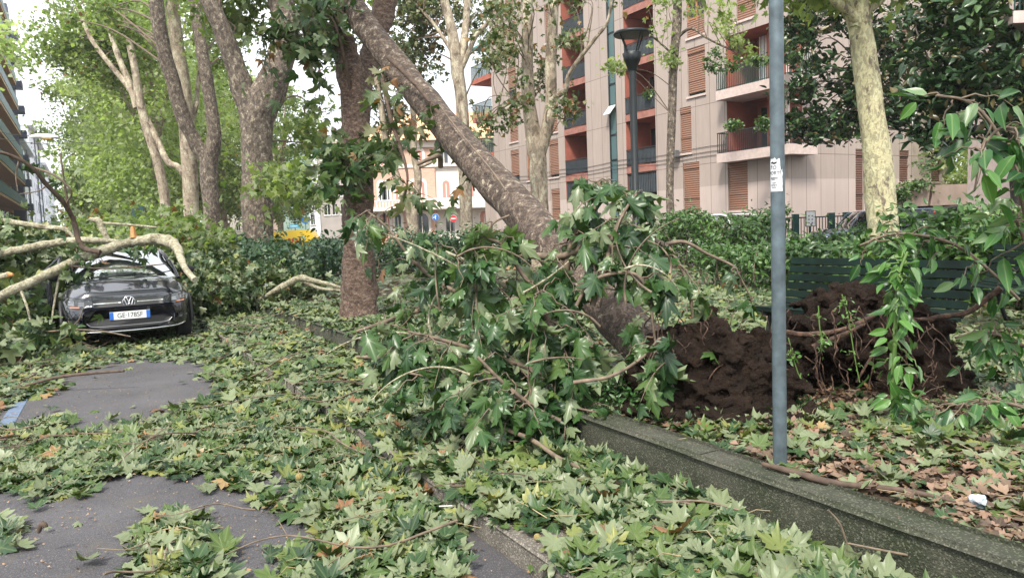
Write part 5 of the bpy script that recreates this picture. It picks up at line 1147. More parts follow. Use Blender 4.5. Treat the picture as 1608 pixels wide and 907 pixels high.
def make_bench(name, label, s, t, rz_extra=0., group=None):
    e = empty(name, W(s, t, SOIL), math.pi / 2 + AV + rz_extra, label, 'bench', group)   # local x along the street, +y towards the street
    Lb = 1.66
    prof = [(-.06, .83, -1.25), (-.045, .755, -1.25), (-.025, .68, -1.27), (-.005, .605, -1.3), (.02, .53, -1.2), (.06, .465, -.75), (.13, .43, -.15), (.205, .42, 0), (.28, .42, .03), (.355, .425, .05), (.43, .43, .06), (.50, .42, .35)]
    for (y, z, a) in prof:
        c, s_ = math.cos(a), math.sin(a); mb = MB(); hw_, th = .031, .012
        mb.box((-Lb / 2, -hw_, -th), (Lb / 2, hw_, th), T=lambda x, yy, zz: (x, y + yy * c + zz * s_, z - yy * s_ + zz * c) if False else (x, y + yy * c - zz * s_, z + yy * s_ * -1 * -1 * (1) + zz * c))
        mb.build('slat', M_bench, e)
    for x in (-Lb / 2 + .16, 0, Lb / 2 - .16):
        mb = MB(); mb.tube(spline([(x, -.095, .86), (x, -.05, .6), (x, .02, .42), (x, .2, .385), (x, .5, .39)], 4), .022, 6); mb.build('frame', M_benchf, e)
        if x: 
            for q in (((x, .42, .39), (x, .46, .2), (x, .5, 0)), ((x, .03, .40), (x, -.02, .2), (x, -.1, 0))): mb = MB(); mb.tube(spline(q, 3), .022, 6); mb.build('leg', M_benchf, e)
    return e
M_bench = plain('dark_green_bench_paint', (.003, .011, .008), .65, var=.5, scale=7, spec=.15)
M_benchf = plain('black_iron', (.012, .014, .014), .5, .3)
make_bench('park_bench', 'dark green slatted bench right behind the root ball', 3.93, 5.70)
bq = toST(P(1640, 430, 7.4)); make_bench('park_bench', 'second green slatted bench cut by the right edge', float(bq[0]), float(bq[1]), -.5)

def sign_post(name, label, x, y, Y, build, cat='road sign', h0=0., k=1.):
    c = P(x, y, Y); e = empty(name, c * [1, 1, 0], 0, label, cat)
    mb = MB(); mb.tube([(0, .05, h0), (0, .05, c[2] + .25)], .04, 8); mb.build('post', plain('grey_metal', (.2, .21, .22), .4, .5), e); build(e, c[2])
    for ch in [o for o in col.objects if o.parent == e and not o.name.startswith('post')]: ch.data.transform(Matrix.Translation((0, 0, c[2])) @ Matrix.Diagonal((k, 1, k, 1)) @ Matrix.Translation((0, 0, -c[2])))
    return e
M_sblue = plain('traffic_blue', (.01, .13, .42), .5, var=.02); M_sred = plain('traffic_red', (.6, .02, .03), .5, var=.02)
def disc(e, z, r, m, name='disc', y0=-.02, y1=.01): mb = MB(); mb.tube([(0, y0, z), (0, y1, z)], r, 28); return mb.build(name, m, e)
def s_arrows(e, z):
    d = disc(e, z, .45, M_white, 'rim', -.02, .02); b2 = disc(e, z, .42, M_sblue, 'face', -.035, -.021); mb = MB()
    mb.box((-.04, -.042, z - .28), (.04, -.036, z + .1)); mb.box((-.22, -.0425, z - .06), (.04, -.0365, z + .02)); mb.add([(-.13, -.043, z + .08), (.13, -.043, z + .08), (0, -.043, z + .3)], [(0, 1, 2)]); mb.add([(-.2, -.044, z - .14), (-.2, -.044, z + .1), (-.33, -.044, z - .02)], [(0, 1, 2)]); mb.build('arrow', M_white, e)
def s_noentry(e, z): disc(e, z, .45, M_white, 'rim', -.02, .02); disc(e, z, .42, M_sred, 'face', -.035, -.021); mb = MB(); mb.box((-.3, -.042, z - .08), (.3, -.036, z + .08)); mb.build('bar', M_white, e)
sign_post('turn_sign', 'round blue sign with white arrows before the brick villa', 684, 341, 60, s_arrows, k=.64)
sign_post('no_entry_sign', 'round red no-entry sign before the cream wing of the villa', 712, 343, 60, s_noentry, k=.64)
def s_blue(e, z): disc(e, z, .42, M_white, 'rim', -.02, .02); disc(e, z, .38, M_sblue, 'face', -.035, -.021); mb = MB(); mb.box((-.05, -.042, z - .2), (.05, -.036, z + .1)); mb.add([(-.15, -.043, z + .06), (.15, -.043, z + .06), (0, -.043, z + .28)], [(0, 1, 2)]); mb.build('arrow', M_white, e)
sign_post('round_sign', 'round pale blue sign with an arrow on the pavement before the white block', 40, 364, 36, s_blue)
def s_rect(e, z): mb = MB(); mb.box((-.45, -.03, z - .14), (.45, .02, z + .12)); f = mb.build('panel', plain('cyan_sign', (.05, .35, .55), .5), e); mb = MB(); mb.box((-.35, -.036, z - .03), (.3, -.032, z + .03)); mb.build('line_of_print', M_white, f)
sign_post('direction_sign', 'small rectangular cyan street sign above the yellow van', 463, 355, 58, s_rect)
def s_small(e, z): disc(e, z, .27, M_sblue, 'face')
sign_post('parking_sign', 'round blue sign on a thin post beside the yellow van', 479, 346, 58, s_small)
def s_tl(e, z):
    mb = MB(); mb.box((-.25, -.15, z - .45), (.25, .04, z + .45)); hb = mb.build('housing', M_green, e)
    for dz in (-.27, 0, .27): mb = MB(); mb.tube([(0, -.17, z + dz), (0, -.151, z + dz)], .09, 14); mb.build('lamp_hood', M_plastic, hb)
sign_post('traffic_light', 'dark green traffic light head behind the crushed car', 219, 338, 34, s_tl, 'traffic light')

# lamps hung from wires over the street
c = P(70, 216, 48); hl2 = empty('hanging_street_lamp', c, 0, 'street lamp slung on cables over the avenue at the upper left', 'street lamp')
mb = MB(); mb.tube([(-.9, 0, .1), (-.4, 0, .12), (.4, 0, .05), (.9, 0, .0)], [.08, .16, .16, .06], 10); mb.build('housing', M_white, hl2)
mb = MB(); mb.tube([(-.1, 0, -.02), (.5, 0, -.06)], [.14, .13], 10); mb.build('lens', plain('yellowed_glass', (.5, .33, .1), .4), hl2)
for a, b_, lab in (((-40, 195, 48), (70, 214, 48), 'upper thin cable holding the hanging street lamp'), ((-40, 212, 48), (200, 232, 48), 'thin cable running low across the avenue into the trees'), ((70, 214, 48), (180, 222, 48), 'short thin cable from the hanging lamp into the crowns')):
    p0, p1 = P(*a), P(*b_); m_ = (p0 + p1) / 2 - [0, 0, .25]; mb = MB(); mb.tube(spline([p0, m_, p1], 8), .018, 4); tag(mb.build('cable', M_rail, loc=p0), lab, 'cable')

# ---------------------------------------------------------------- fallen leaves
def inpoly(x, y, poly):
    poly = np.array(poly, float); r = np.zeros(len(x), bool); j = len(poly) - 1
    for i in range(len(poly)):
        xi, yi = poly[i]; xj, yj = poly[j]
        r ^= ((yi > y) != (yj > y)) & (x < (xj - xi) * (y - yi) / (yj - yi + 1e-9) + xi); j = i
    return r
# patches of the road that stay bare (outlines on the ground, found from the photograph)
BARE = [[(70, 645), (85, 610), (115, 585), (160, 566), (250, 562), (355, 574), (320, 590), (335, 608), (300, 628), (255, 648), (215, 662), (150, 680), (95, 692), (60, 690), (110, 660)],
        [(-900, 800), (-200, 790), (0, 768), (55, 778), (130, 772), (170, 750), (240, 738), (330, 752), (405, 775), (430, 805), (500, 832), (570, 850), (560, 1100), (-900, 1500)],
        [(-30, 482), (40, 480), (80, 500), (60, 522), (-30, 540)], [(-10, 640), (50, 625), (110, 612), (60, 670), (20, 690), (-20, 690)],
        [(728, 792), (800, 800), (880, 815), (905, 850), (880, 872), (850, 880), (870, 960), (740, 960), (715, 850), (735, 820)], [(515, 655), (560, 662), (565, 685), (525, 690)], [(660, 735), (740, 730), (745, 775), (680, 780)], [(365, 552), (420, 555), (425, 572), (385, 575)], [(440, 720), (400, 740), (420, 790), (470, 800)]]
ISLE = [[(200, 850), (250, 812), (300, 808), (345, 835), (372, 880), (365, 905), (340, 960), (250, 960), (215, 900)], [(438, 880), (480, 858), (560, 862), (600, 900), (560, 960), (450, 960)], [(-30, 835), (20, 825), (42, 832), (15, 846), (-30, 850)]]
def ground_z(t):
    return np.where(t < 1.57, 0., np.where(t < 2.62, PAVE + .01, np.where(t < 2.81, WTOP, SOIL)))
def scatter(n, Y0, Y1, xm=1.0):
    Y = np.sqrt(RNG.uniform(Y0 ** 2, Y1 ** 2, n)); u = RNG.uniform(-1.05 * xm, .92 * xm, n); q = np.column_stack([u * Y, Y, np.zeros(n)])
    s, t = toST(q); q[:, 2] = ground_z(t); px, py = proj(q)
    f0 = np.array([noise.noise((a * .9, b_ * .9, 1.)) + .6 * noise.noise((a * 2.6, b_ * 2.6, 5.)) for a, b_ in zip(s, t)])
    d = np.clip(.95 + .6 * f0, .35, 1.3)
    bare = np.zeros(n, bool); jr = RNG.normal(size=n); jx = px + 24 * f0 + 9 * jr * (7 / (Y + 2)); jy = py + 12 * f0 + 5 * jr[::-1] * (7 / (Y + 2))
    for pl_ in BARE: bare |= inpoly(jx, jy, pl_)
    isl = np.zeros(n, bool)
    for pl_ in ISLE: isl |= inpoly(jx, jy, pl_)
    d = np.where(bare, .006, d); d = np.where(isl, 1.1, d)
    garden = t > 2.83; soilp = garden & (t < 4.6) & (s < 2.9); d = np.where(soilp, d * .26, d); d = np.where(garden & (s > 4), d * .62, d)
    kb = (t > 1.5) & (t < 1.9); d = np.where(kb & (py < 835), .9, d); wall = (t > 2.55) & (t < 2.86) & (s < 4.25); d = np.where(wall, .012, d)
    d = np.where((t > 14.2), .08, d); d = np.where(t < -9, .3, d)
    root_ = (px > 1010) & (px < 1480) & (py < 655) & (Y < 6.3) & (Y > 4.7); d = np.where(root_, .1, d)
    keep = RNG.random(n) < d / 1.3
    return q[keep], s[keep], t[keep], f0[keep], (d > .1)[keep]
def litter(name, n, Y0, Y1, tmpl, size, mat, hmax, label, drop=None, xm=1.):
    q, s, t, f0, dense = scatter(n, Y0, Y1, xm); k = len(q)
    edge = np.exp(-((t - 1.7) / .35) ** 2) * .02 + np.exp(-((t - 2.35) / .3) ** 2) * .04
    hz = (hmax * np.clip(.55 + .7 * f0, .12, 1.2) + edge) * RNG.random(k) ** 1.2; hz = np.where(dense, hz, .004)
    q[:, 2] += .012 + hz
    tilt = np.where(dense, .24, .10); nr = np.column_stack([RNG.normal(size=k) * tilt, RNG.normal(size=k) * tilt - .12 * dense, np.ones(k)])
    hd = rdir(k); hd[:, 2] *= .3
    rn = .42 + .2 * f0 + RNG.normal(0, .27, k); sz = size * np.where(RNG.random(k) < .25, RNG.uniform(.3, .6, k), RNG.uniform(.6, 1.3, k))
    o = link(name, leaf_mesh(name, tmpl, q, nr, hd, sz, mat, .42, rn), loc=(0, 0, 0)); return tag(o, label, 'leaves', kind='stuff')
litter('fallen_leaves', 37000, 1.9, 6.2, T_HI, .102, M_leaf_litter, .034, 'large green plane leaves strewn over road and kerb in front')
litter('fallen_leaves', 84000, 6.2, 14., T_LO, .112, M_leaf_litter, .045, 'plane leaves covering the ground around the trunks and the car')
litter('fallen_leaves', 60000, 14., 34., T_CARD, .19, M_leaf_litter, .09, 'plane leaves carpeting the far road and garden')
# fragments and dry bits
q, s, t, f0, dn = scatter(11500, 1.9, 7.0); k = len(q); q[:, 2] += .008 + .01 * RNG.random(k)
M_frag = leaf_mat('dry_leaf_fragment', [(0, (.07, .04, .022)), (.5, (.16, .10, .055)), (1, (.22, .18, .09))], (.3, .18, .1), veinamt=0, trans=0)
tag(link('leaf_debris', leaf_mesh('leaf_debris', T_CARD, q, np.column_stack([RNG.normal(size=k) * .4, RNG.normal(size=k) * .4, np.ones(k)]), rdir(k), .028 * RNG.uniform(.4, 1.6, k), M_frag)), 'crumbs of bark and dry leaf between the fallen leaves', 'debris', kind='stuff')
n = 11000; sy = RNG.uniform(.7, 4.6, n); ty = RNG.uniform(2.9, 5.4, n); q = sy[:, None] * SD + ty[:, None] * TD; q[:, 2] = SOIL + .01 + .02 * RNG.random(n)
den = np.array([noise.noise((a * 1.1, b_ * 1.1, 9.)) for a, b_ in zip(sy, ty)]); q = q[den + RNG.random(n) * .7 > .12]; k = len(q)
tag(link('dry_leaves', leaf_mesh('dry_leaves', T_LO + T_CARD, q, np.column_stack([RNG.normal(size=k) * .3, RNG.normal(size=k) * .3, np.ones(k)]), rdir(k), .042 * RNG.uniform(.4, 1.7, k), leaf_mat('dry_brown_leaf', [(0, (.04, .022, .015)), (.5, (.11, .066, .044)), (1, (.24, .16, .11))], (.2, .12, .085), veinamt=.1, trans=0))), 'dry brown leaf litter on the soil behind the low wall', 'leaves', kind='stuff')
# scattered grains on the bare asphalt
n = 6500; gy = RNG.uniform(2.2, 9, n); gx = gy * RNG.uniform(-.8, .1, n); q = np.column_stack([gx, gy, np.full(n, .004)]); s, t = toST(q); q = q[t < 1.5]; k = len(q)
tag(link('seed_debris', leaf_mesh('seed_debris', T_CARD, q, np.column_stack([RNG.normal(size=k) * .3, RNG.normal(size=k) * .3, np.ones(k)]), rdir(k), .0075 * RNG.uniform(.3, 2.2, k), M_frag)), 'tiny seeds and scraps on the bare asphalt', 'debris', kind='stuff')

# ---------------------------------------------------------------- the big leafy boughs in front of the trunk
def leafy_bough(name, label, px, Y, nsub, sub_len, nleaf, size, bark=M_twig, mat=M_leaf_near, up=.25, droop=.35, hang=1.3, tmpl=T_HANG, cat='fallen bough', seg=8, bright=.45, group=None, start=.1):
    q, rr = limb_pts(px, Y, 6); e = empty(name, q[0], 0, label, cat, group)
    mb = MB(); mb.tube(q, rr, seg, wob=.18, rough_seed=px[0][1] * .1); mb.build('branch', bark, e, True)
    tw = MB(); pp, hh_, nn = [], [], []
    for i in range(nsub):
        u = random.uniform(start, 1) * (len(q) - 1); j = int(u); f = u - j; p0 = q[j] * (1 - f) + q[min(j + 1, len(q) - 1)] * f
        d = np.array([random.gauss(0, 1), random.gauss(0, .8) - .15, random.gauss(up, .6)]); d /= np.linalg.norm(d); ln = sub_len * random.uniform(.5, 1.3)
        kk = 8; pts = [p0 + d * ln * (a / kk) - np.array([0, 0, droop * ln * 1.6 * (a / kk) ** 2]) + np.array([random.gauss(0, .008) for _ in range(3)]) for a in range(kk + 1)]
        tw.tube(pts, np.linspace(.0065, .0018, kk + 1), 5, cap=False)
        for m_ in range(nleaf):
            a = .25 + .75 * (m_ + random.random() * .7) / nleaf; x = min(a, .999) * kk; jj = int(x); pt = pts[jj] + (pts[jj + 1] - pts[jj]) * (x - jj)
            tdir = unit(np.array(pts[jj + 1]) - pts[jj]); h = tdir * .6 + np.array([random.gauss(0, .6), random.gauss(0, .6), -hang * random.uniform(.4, 1.1)])
            pp.append(pt + unit(h) * .045); hh_.append(h); nn.append([random.gauss(0, .6), random.gauss(-.55, .6), random.gauss(.45, .5)])
    tw.build('twig', bark if bark is not M_limb else M_twig, e, True)
    pp = np.array(pp); pp[:, 2] = np.maximum(pp[:, 2], ground_z(toST(pp)[1]) + .03); k = len(pp)
    link('foliage', leaf_mesh('foliage', tmpl, pp, np.array(nn), np.array(hh_), size * RNG.uniform(.55, 1.2, k), mat, .22, bright + RNG.normal(0, .26, k)), e, True)
    return e
BG = None
e = empty('bare_branch', P(900, 520, 5.), 0, 'tangle of thin bare leafless shoots arching through the fallen boughs', 'branch')
for i in range(26):
    x, y, Yb = random.uniform(640, 1060), random.uniform(400, 640), random.uniform(4.4, 5.6); an = random.uniform(-2.9, -.3); ln = random.uniform(60, 170); cu = random.uniform(-.9, .9)
    px = [(x + math.cos(an + cu * k / 6) * ln * k / 6, y + math.sin(an + cu * k / 6) * ln * k / 6, 4.2 - .4 * k, random.uniform(-.03, .03)) for k in range(7)]
    q_, r_ = limb_pts(px, Yb, 3); mb = MB(); mb.tube(q_, r_, 5, wob=.2); mb.build('shoot', M_twig if i % 3 else M_limb, e, True)
leafy_bough('fallen_bough', 'arching bough crossing the lamp post and hanging down over the root ball', [(760, 395, 11, .3), (880, 402, 11, .1), (930, 378, 11), (990, 370, 11), (1040, 384, 10), (1062, 408, 7, -.1), (1082, 450, 6, -.15), (1092, 520, 5, -.2), (1118, 560, 4, -.25)], 5.2, 16, .34, 6, 0.150)
leafy_bough('fallen_bough', 'thin twig reaching right from the arching bough over the path', [(1040, 384, 7), (1075, 380, 6), (1110, 398, 5), (1150, 417, 4), (1160, 430, 3), (1180, 470, 2)], 5.2, 3, .18, 3, 0.114, start=.5)
leafy_bough('fallen_bough', 'upright snapped bough with a torn brown tip beside the lamp post', [(890, 560, 14, -.1), (885, 470, 13), (893, 400, 12), (915, 350, 11), (938, 322, 10), (945, 305, 9), (940, 286, 8)], 5.3, 16, .30, 5, 0.141)
leafy_bough('fallen_bough', 'bough with broad leaves standing before the lower lamp post', [(930, 480, 10), (950, 420, 9), (965, 365, 7), (985, 325, 5), (1000, 305, 4)], 5.0, 9, .28, 6, 0.167)
leafy_bough('fallen_bough', 'leafy bough drooping in the middle of the tangle under the trunk', [(930, 640, 12), (900, 590, 11), (875, 530, 10), (855, 490, 8), (850, 455, 6)], 4.9, 24, .38, 6, 0.150)
leafy_bough('fallen_bough', 'pale twisted bough leaning left below the fallen trunk', [(960, 560, 11), (900, 520, 10), (840, 480, 9), (780, 440, 8), (735, 412, 6), (700, 395, 4)], 5.1, 20, .36, 6, 0.150, bark=M_limb)
leafy_bough('fallen_bough', 'low bough spreading its leaves over the kerb left of the root ball', [(990, 640, 11), (930, 625, 10), (860, 590, 9), (780, 560, 8), (700, 535, 6), (640, 520, 4)], 4.9, 29, .38, 6, 0.150)
leafy_bough('fallen_bough', 'leaf-covered bough lying on the pavement strip under the tangle', [(960, 660, 10), (880, 640, 9), (800, 620, 8), (720, 600, 6), (640, 585, 4)], 4.7, 22, .32, 6, 0.145)
leafy_bough('fallen_bough', 'bough of dark leaves rising between the brown trunk and the fallen one', [(830, 470, 9), (760, 470, 8), (700, 450, 7), (650, 410, 5), (610, 360, 4), (575, 330, 3)], 6.6, 21, .45, 5, 0.150, mat=M_leaf_near)
leafy_bough('fallen_bough', 'sparse grey bough arching right under the arching one', [(905, 480, 6), (925, 445, 6), (960, 430, 6), (1000, 432, 6), (1020, 470, 5), (1030, 540, 4), (1050, 600, 3)], 4.8, 9, .3, 5, 0.150)
leafy_bough('fallen_bough', 'leaves draped over the left end of the root ball', [(900, 600, 7), (960, 590, 6), (1010, 560, 5), (1040, 530, 4), (1060, 560, 3)], 4.5, 4, .26, 5, 0.132)
leafy_bough('fallen_bough', 'bough with pale undersides jutting up in front of the fallen trunk', [(860, 480, 8), (820, 430, 7), (790, 385, 6), (765, 372, 5), (775, 350, 4), (800, 338, 3)], 5.0, 8, .20, 5, 0.150, bright=.75)
leafy_bough('fallen_bough', 'tangle of thin shoots beneath the brown trunk', [(560, 520, 5), (620, 500, 7), (680, 480, 8), (740, 460, 8), (800, 440, 6)], 8.2, 22, .55, 5, 0.141)
leafy_bough('fallen_bough', 'leafy shoots piled on the kerb left of the tangle', [(560, 560, 6), (620, 560, 7), (700, 545, 6), (760, 530, 5)], 6.9, 19, .4, 5, 0.141)
leafy_bough('fallen_bough', 'shoots lying over the low wall where it disappears in leaves', [(880, 660, 7), (840, 640, 7), (790, 600, 6), (750, 560, 5)], 4.5, 14, .3, 6, 0.141)
# dropping foliage of the fallen tree hung up in the stub tree's fork
for i, (x, y, Yb, lab, px) in enumerate([(700, 230, 8.8, 'wilted leafy branch hanging above the leaning trunk', [(610, 90, 9, .6), (650, 130, 7, .3), (690, 180, 6), (730, 240, 5), (745, 300, 3)]), (640, 200, 9, 'long wilted branch hanging in front of the brick villa', [(600, 120, 8, 1), (612, 180, 7, .6), (628, 230, 6, .3), (640, 280, 4, .1), (630, 330, 3)]),
      (500, 60, 10, 'dark leafy branch jutting left from the sawn fork', [(545, 60, 8, 1), (510, 40, 7, .8), (470, 40, 6, .6), (430, 60, 4, .5), (400, 50, 3, .5)])]):
    leafy_bough('hanging_branch', lab, px, Yb, 15, .5, 4, .16, bark=M_twig_dark, mat=M_crown_dull, tmpl=T_LO, cat='hanging branch', hang=1.5, droop=.5, bright=.35)
# long bare sticks on the ground
def stick(name, label, px, Y, mat=M_twig, subs=(), cat='stick'):
    q, rr = limb_pts(px, Y, 5); mb = MB(); mb.tube(q, rr, 8, wob=.25, rough_seed=px[0][0])
    for s_ in subs: q2, r2 = limb_pts(s_, Y, 4); mb.tube(q2, r2, 6)
    return tag(mb.build(name, mat, loc=q[0]), label, cat)
stick('long_stick', 'long straight brown stick running down over the pavement', [(745, 632, 6, .55), (785, 668, 7, .35), (835, 690, 8, .1), (880, 720, 7, -.1), (940, 745, 6, -.25), (975, 760, 4, -.35)], 4.2, M_twig)
stick('dark_stick', 'dark bark stick lying on top of the low wall beside the pole', [(x, y, w_, float(G(x, y, z_)[1]) - 3.45) for x, y, w_, z_ in ((1198, 728, 8, .315), (1250, 742, 11, .315), (1300, 756, 12, .31), (1345, 762, 10, .30), (1410, 768, 9, .29), (1470, 780, 8, .285), (1500, 788, 5, .285))], 3.45, M_twig_dark)
stick('forked_stick', 'pale forked twig over the leaves in the front middle', [(1030, 785, 3), (1080, 790, 5), (1120, 820, 5, -.05), (1150, 848, 4, -.1)], 3.35, M_twig, [[(1040, 788, 4), (1100, 786, 4), (1160, 800, 3, -.05)]])
stick('upright_twig', 'thin twig standing down the bottom edge among the leaves', [(1030, 815, 3), (1022, 850, 5, -.1), (1025, 905, 6, -.2), (1020, 940, 6, -.3)], 3.2)
stick('pale_twig', 'pale thin twig lying across the lower right in front of the wall', [(1330, 852, 3), (1400, 866, 4, -.1), (1470, 880, 5, -.15), (1530, 905, 5, -.2), (1560, 930, 4, -.2)], 2.85, M_twig, [[(1330, 852, 2), (1318, 820, 2), (1300, 800, 2)]])
stick('curved_twig', 'curved brown twig in the leaf band at the bottom centre', [(520, 840, 5, .0), (555, 812, 6, .1), (590, 795, 7, .15), (635, 790, 5, .15)], 3.85, M_twig_dark, [[(560, 808, 4, .1), (553, 832, 3, .05)]])
stick('road_twig', 'thin twig lying in the leaf band across the road', [(110, 702, 3), (160, 694, 5), (210, 692, 5), (245, 692, 4), (285, 700, 3)], 5.4)
stick('lane_twig', 'thin brown twig on the bare asphalt in front of the car', [(40, 605, 3), (90, 592, 5), (140, 586, 5), (195, 582, 4)], 7.5, M_twig_dark)
stick('short_stick', 'short dark broken stick between leaves near the bottom centre', [(598, 818, 7), (620, 838, 9), (635, 856, 8)], 3.75, M_twig_dark)
stick('wall_twig', 'thin pale twig resting over the far end of the low wall', [(905, 640, 3), (950, 650, 4), (1010, 664, 4), (1075, 680, 3)], 4.6)
stick('soil_twig', 'thin grey twig on the soil below the root ball', [(1090, 690, 3), (1130, 675, 5), (1170, 674, 5), (1210, 684, 4)], 4.3)
stick('small_bark_scrap', 'curled scrap of bark on the bare asphalt', [(60, 835, 7), (66, 822, 9), (72, 826, 8), (66, 818, 5)], 3.5, M_twig_dark)
# many small loose twigs: copies of a few shapes
tws = []
for i in range(6):
    mb = MB(); ln = .35 + .12 * i; pts = [(ln * (j / 7 - .5), .05 * math.sin(j * 1.1 + i), .02 + .02 * math.sin(j * .9 + i * 2)) for j in range(8)]; mb.tube(spline(pts, 2), np.linspace(.006, .0025, 15), 6)
    mb.tube([pts[3], (pts[3][0] + .07, pts[3][1] + .09, .05), (pts[3][0] + .12, pts[3][1] + .16, .06)], .0025, 5); mb.tube([pts[5], (pts[5][0] + .05, pts[5][1] - .08, .05)], .0022, 5)
    tws.append(mb.mesh('loose_twig', M_twig if i % 3 else M_twig_dark))
q, s, t, f0, dn = scatter(2600, 2.2, 12.); q = q[dn]; t = t[dn]
for i in range(150):
    o = bpy.data.objects.new('loose_twig', tws[i % 6]); col.objects.link(o); o.location = Vector(q[i]) + Vector((0, 0, random.uniform(.04, .11))); o.rotation_euler = (random.gauss(0, .2), random.gauss(0, .2), random.uniform(0, 6.28)); o.scale = (random.uniform(.6, 1.4),) * 3
    tag(o, 'thin bare twig lying loose among the fallen leaves', 'twig', 'loose twigs among the fallen leaves')
q, s, t, f0, dn = scatter(5200, 2.0, 9.5); mb = MB()
for c in q[dn][:2300]:
    a = random.uniform(0, 6.28); ln = random.choice((.05, .08, .12, .2, .3)) * random.uniform(.6, 1.2); d = np.array([math.cos(a), math.sin(a), 0]) * ln; b2 = np.array([-d[1], d[0], 0]) * random.uniform(-.25, .25); h = random.uniform(.02, .075)
    mb.tube([c + [0, 0, h], c + d * .5 + b2 + [0, 0, h + random.uniform(.0, .02)], c + d + [0, 0, h + random.uniform(-.015, .025)]], [.0016, .0014, .001] if ln < .15 else [.003, .0026, .0016], 4, cap=False)
tag(mb.build('twig_debris', plain('stalk_straw', (.23, .18, .10), .8, var=.7, scale=3), loc=q[0]), 'fine leaf stalks and twig ends strewn through the fallen leaves', 'debris', kind='stuff')
# plane seed balls, cigarette end, paper scrap
M_seed = plain('seed_ball_brown', (.22, .17, .06), .9, var=.5, scale=120)
for i, (x, y, lab) in enumerate([(471, 766, 'green-brown seed ball on the leaf band'), (844, 847, 'pale seed ball on the bare pavement, left of its pair'), (873, 851, 'brown seed ball on the bare pavement, right of its pair')]):
    c = G(x, y, .02 if x < 700 else .125); bm = bmesh.new(); bmesh.ops.create_icosphere(bm, subdivisions=4, radius=.016 if i else .022)
    for v in bm.verts: v.co *= 1 + .12 * noise.noise(v.co * 300)
    me = bpy.data.meshes.new('seed_ball'); bm.to_mesh(me); bm.free(); me.materials.append(M_seed); o = link('seed_ball', me); o.location = Vector(c) + Vector((0, 0, .012 if i else .07)); tag(o, lab, 'seed ball', 'plane tree seed balls')
mb = MB(); c = G(700, 813, .12) + [0, 0, .06]; mb.tube([c - [.03, 0, 0], c + [.018, 0, 0]], .004, 10); mb.tube([c + [.018, 0, 0], c + [.034, .002, .0]], .0041, 10); tag(mb.build('cigarette_end', plain('cigarette_paper', (.42, .40, .36), .8), loc=c), 'white cigarette end among leaves near the bottom centre', 'cigarette end')
bm = bmesh.new(); bmesh.ops.create_icosphere(bm, subdivisions=3, radius=.035); c = G(1538, 797, SOIL)
for v in bm.verts: v.co *= 1 + .5 * noise.noise(v.co * 40); v.co.z *= .8
me = bpy.data.meshes.new('paper_scrap'); bm.to_mesh(me); bm.free(); me.materials.append(plain('paper_blue_white', (.36, .42, .47), .7, var=.3, scale=60)); o = link('paper_scrap', me); o.location = Vector(c) + Vector((0, 0, .03)); tag(o, 'crumpled blue-white paper scrap on dry leaves at the right', 'paper scrap')

# ---------------------------------------------------------------- leafy shoots at the right
leafy_bough('green_shoot', 'upright green shoot with fresh leaves growing before the root ball', [(1405, 690, 8), (1402, 620, 8), (1405, 540, 7), (1408, 480, 6), (1412, 430, 5), (1425, 395, 4)], 4.3, 34, .13, 4, .10, bark=plain('green_stem', (.10, .18, .04), .5), mat=M_shrub, tmpl=T_OV, hang=.9, cat='plant', bright=.7)
leafy_bough('green_shoot', 'leaning shoot whose broad leaves hide the right part of the bench', [(1600, 470, 5), (1560, 430, 5), (1510, 390, 5), (1460, 372, 5), (1400, 368, 4), (1350, 385, 3)], 4.8, 13, .20, 4, .11, mat=M_shrub, tmpl=T_OV, hang=.8, cat='plant', bright=.5)
for i, (lab, px, Yb, ns) in enumerate([('tall arching shoot with broad leaves topping the right edge', [(1640, 480, 9), (1620, 380, 8), (1595, 280, 7), (1560, 200, 6), (1520, 160, 5), (1470, 150, 4)], 4.2, 34),
       ('broad-leaved shoot hanging along the right edge', [(1650, 300, 7), (1610, 240, 6), (1580, 200, 5), (1545, 230, 4), (1530, 300, 3)], 4.1, 24),
       ('broad-leaved shoot filling the right edge beside the second bench', [(1660, 560, 8), (1640, 460, 7), (1610, 380, 6), (1590, 330, 4)], 4.4, 30),
       ('low leafy shoot spreading over the roots at the right edge', [(1660, 560, 7), (1600, 540, 6), (1550, 520, 5), (1500, 530, 4)], 4.7, 34),
       ('wilting leaves heaped at the right edge on the soil', [(1680, 640, 7), (1620, 640, 6), (1560, 630, 5), (1500, 640, 4)], 4.2, 40)]):
    leafy_bough('broad_leaved_shoot', lab, px, Yb, int(ns * .42), .24, 4, .155 if i < 2 else .13, mat=M_shrub, tmpl=T_OV, hang=.8, cat='plant', bright=.45)
# trailing ivy strands on the root ball
for i, (lab, px) in enumerate([('ivy strand hanging down the middle of the root ball', [(1322, 462, 2), (1332, 500, 2), (1342, 560, 2), (1350, 600, 2)]), ('ivy strand trailing beside the steel pole', [(1238, 530, 2), (1248, 570, 2), (1262, 610, 2), (1270, 640, 2)]), ('short ivy strand over the crest of the root ball', [(1285, 480, 2), (1288, 520, 2), (1296, 540, 2)])]):
    leafy_bough('ivy_strand', lab, px, 4.72, 9, .05, 2, .035, bark=plain('green_stem', (.10, .18, .04), .5), mat=M_shrub, tmpl=T_OV, hang=.4, cat='ivy', bright=.9)
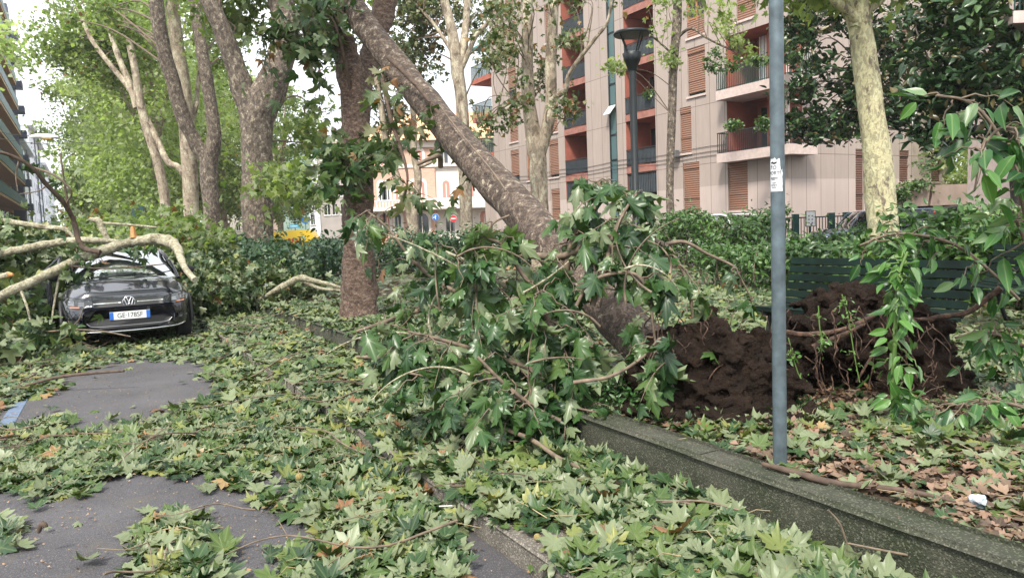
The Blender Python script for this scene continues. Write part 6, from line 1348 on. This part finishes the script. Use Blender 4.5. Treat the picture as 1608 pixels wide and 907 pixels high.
# low ground cover below the pole, plants of terrace and balconies
for lab, c, ells, cl, per, sz, mt in [('ivy_ground', 0, [ell(1010, 640, 4.75, .25, .2, .08), ell(960, 610, 4.9, .3, .2, .10)], 40, 24, .045, M_ivy), ]:
    e = empty('ground_ivy', ells[0][0], 0, 'small-leaved ivy clinging between the low wall and the root ball', 'ivy'); crown('foliage', ells, cl, per, .07, sz, mt, e, T_OV, .2)
e = empty('planter_greenery', P(1415, 300, 29.3), 0, 'trailing green plants spilling over the left end of the planter wall', 'plant'); crown('foliage', [ell(1414, 304, 29.3, .4, .3, .28), ell(1440, 290, 29.3, .5, .3, .14), ell(1455, 268, 29.3, .10, .1, .7, .3)], 50, 26, .15, .12, M_hedge, e, T_CARD, 1.2)
e = empty('planter_greenery', P(1500, 285, 30), 0, 'loose shrubs and dry stalks along the right end of the planter wall', 'plant'); crown('foliage', [ell(1510, 284, 31.5, .5, .5, .2), ell(1552, 255, 33, .9, 1, .8)], 60, 26, .2, .13, M_crown_mid, e, T_CARD, .3)
zk = 7.42
for nm, lab, pos in (('balcony_plant', 'trailing green plants along the upper corner balcony railing', [(1120, 95, 30.7, .35, .3, .45), (1150, 100, 31.2, .5, .2, .3), (1190, 95, 30.5, .8, .2, .22), (1245, 88, 30.2, .3, .3, .35), (1240, 65, 30.4, .2, .2, .4)]), ('balcony_plant', 'small potted plants on the lower corner balcony', [(1152, 196, 31, .25, .15, .12), (1200, 195, 30.8, .25, .15, .25)]), ('balcony_plant', 'potted plant on the second loggia railing behind the lamp', [(1020, 147, 39.5, .5, .2, .15)]), ('balcony_plant', 'bright plants on the balconies at the far end of the pink block', [(775, 205, 56, .8, .5, .5), (790, 208, 56, .5, .5, .5)])):
    el_ = [ell(*p_) for p_ in pos]; e = empty(nm, el_[0][0], 0, lab, 'plant', 'plants on the balconies'); crown('foliage', el_, 14 * len(el_), 28, .12, .12, M_crown_mid if 'far end' in lab else M_hedge, e, T_CARD, .7)
# ivy and low undergrowth on the garden strip near the path

# ---------------------------------------------------------------- thin haze volume over the avenue, paling the distant foliage
hz_ = MB(); hz_.box((-330, -40, -1.2), (260, 420, 34.)); m = bpy.data.materials.new('thin_haze'); m.use_nodes = True; m.node_tree.nodes.clear()
o_ = m.node_tree.nodes.new('ShaderNodeOutputMaterial'); v_ = m.node_tree.nodes.new('ShaderNodeVolumePrincipled'); v_.inputs['Color'].default_value = (.95, .98, 1, 1); v_.inputs['Density'].default_value = .0005; v_.inputs['Anisotropy'].default_value = .3
m.node_tree.links.new(v_.outputs[0], o_.inputs['Volume']); tag(hz_.build('haze', m), 'thin pale haze under the trees', kind='stuff')
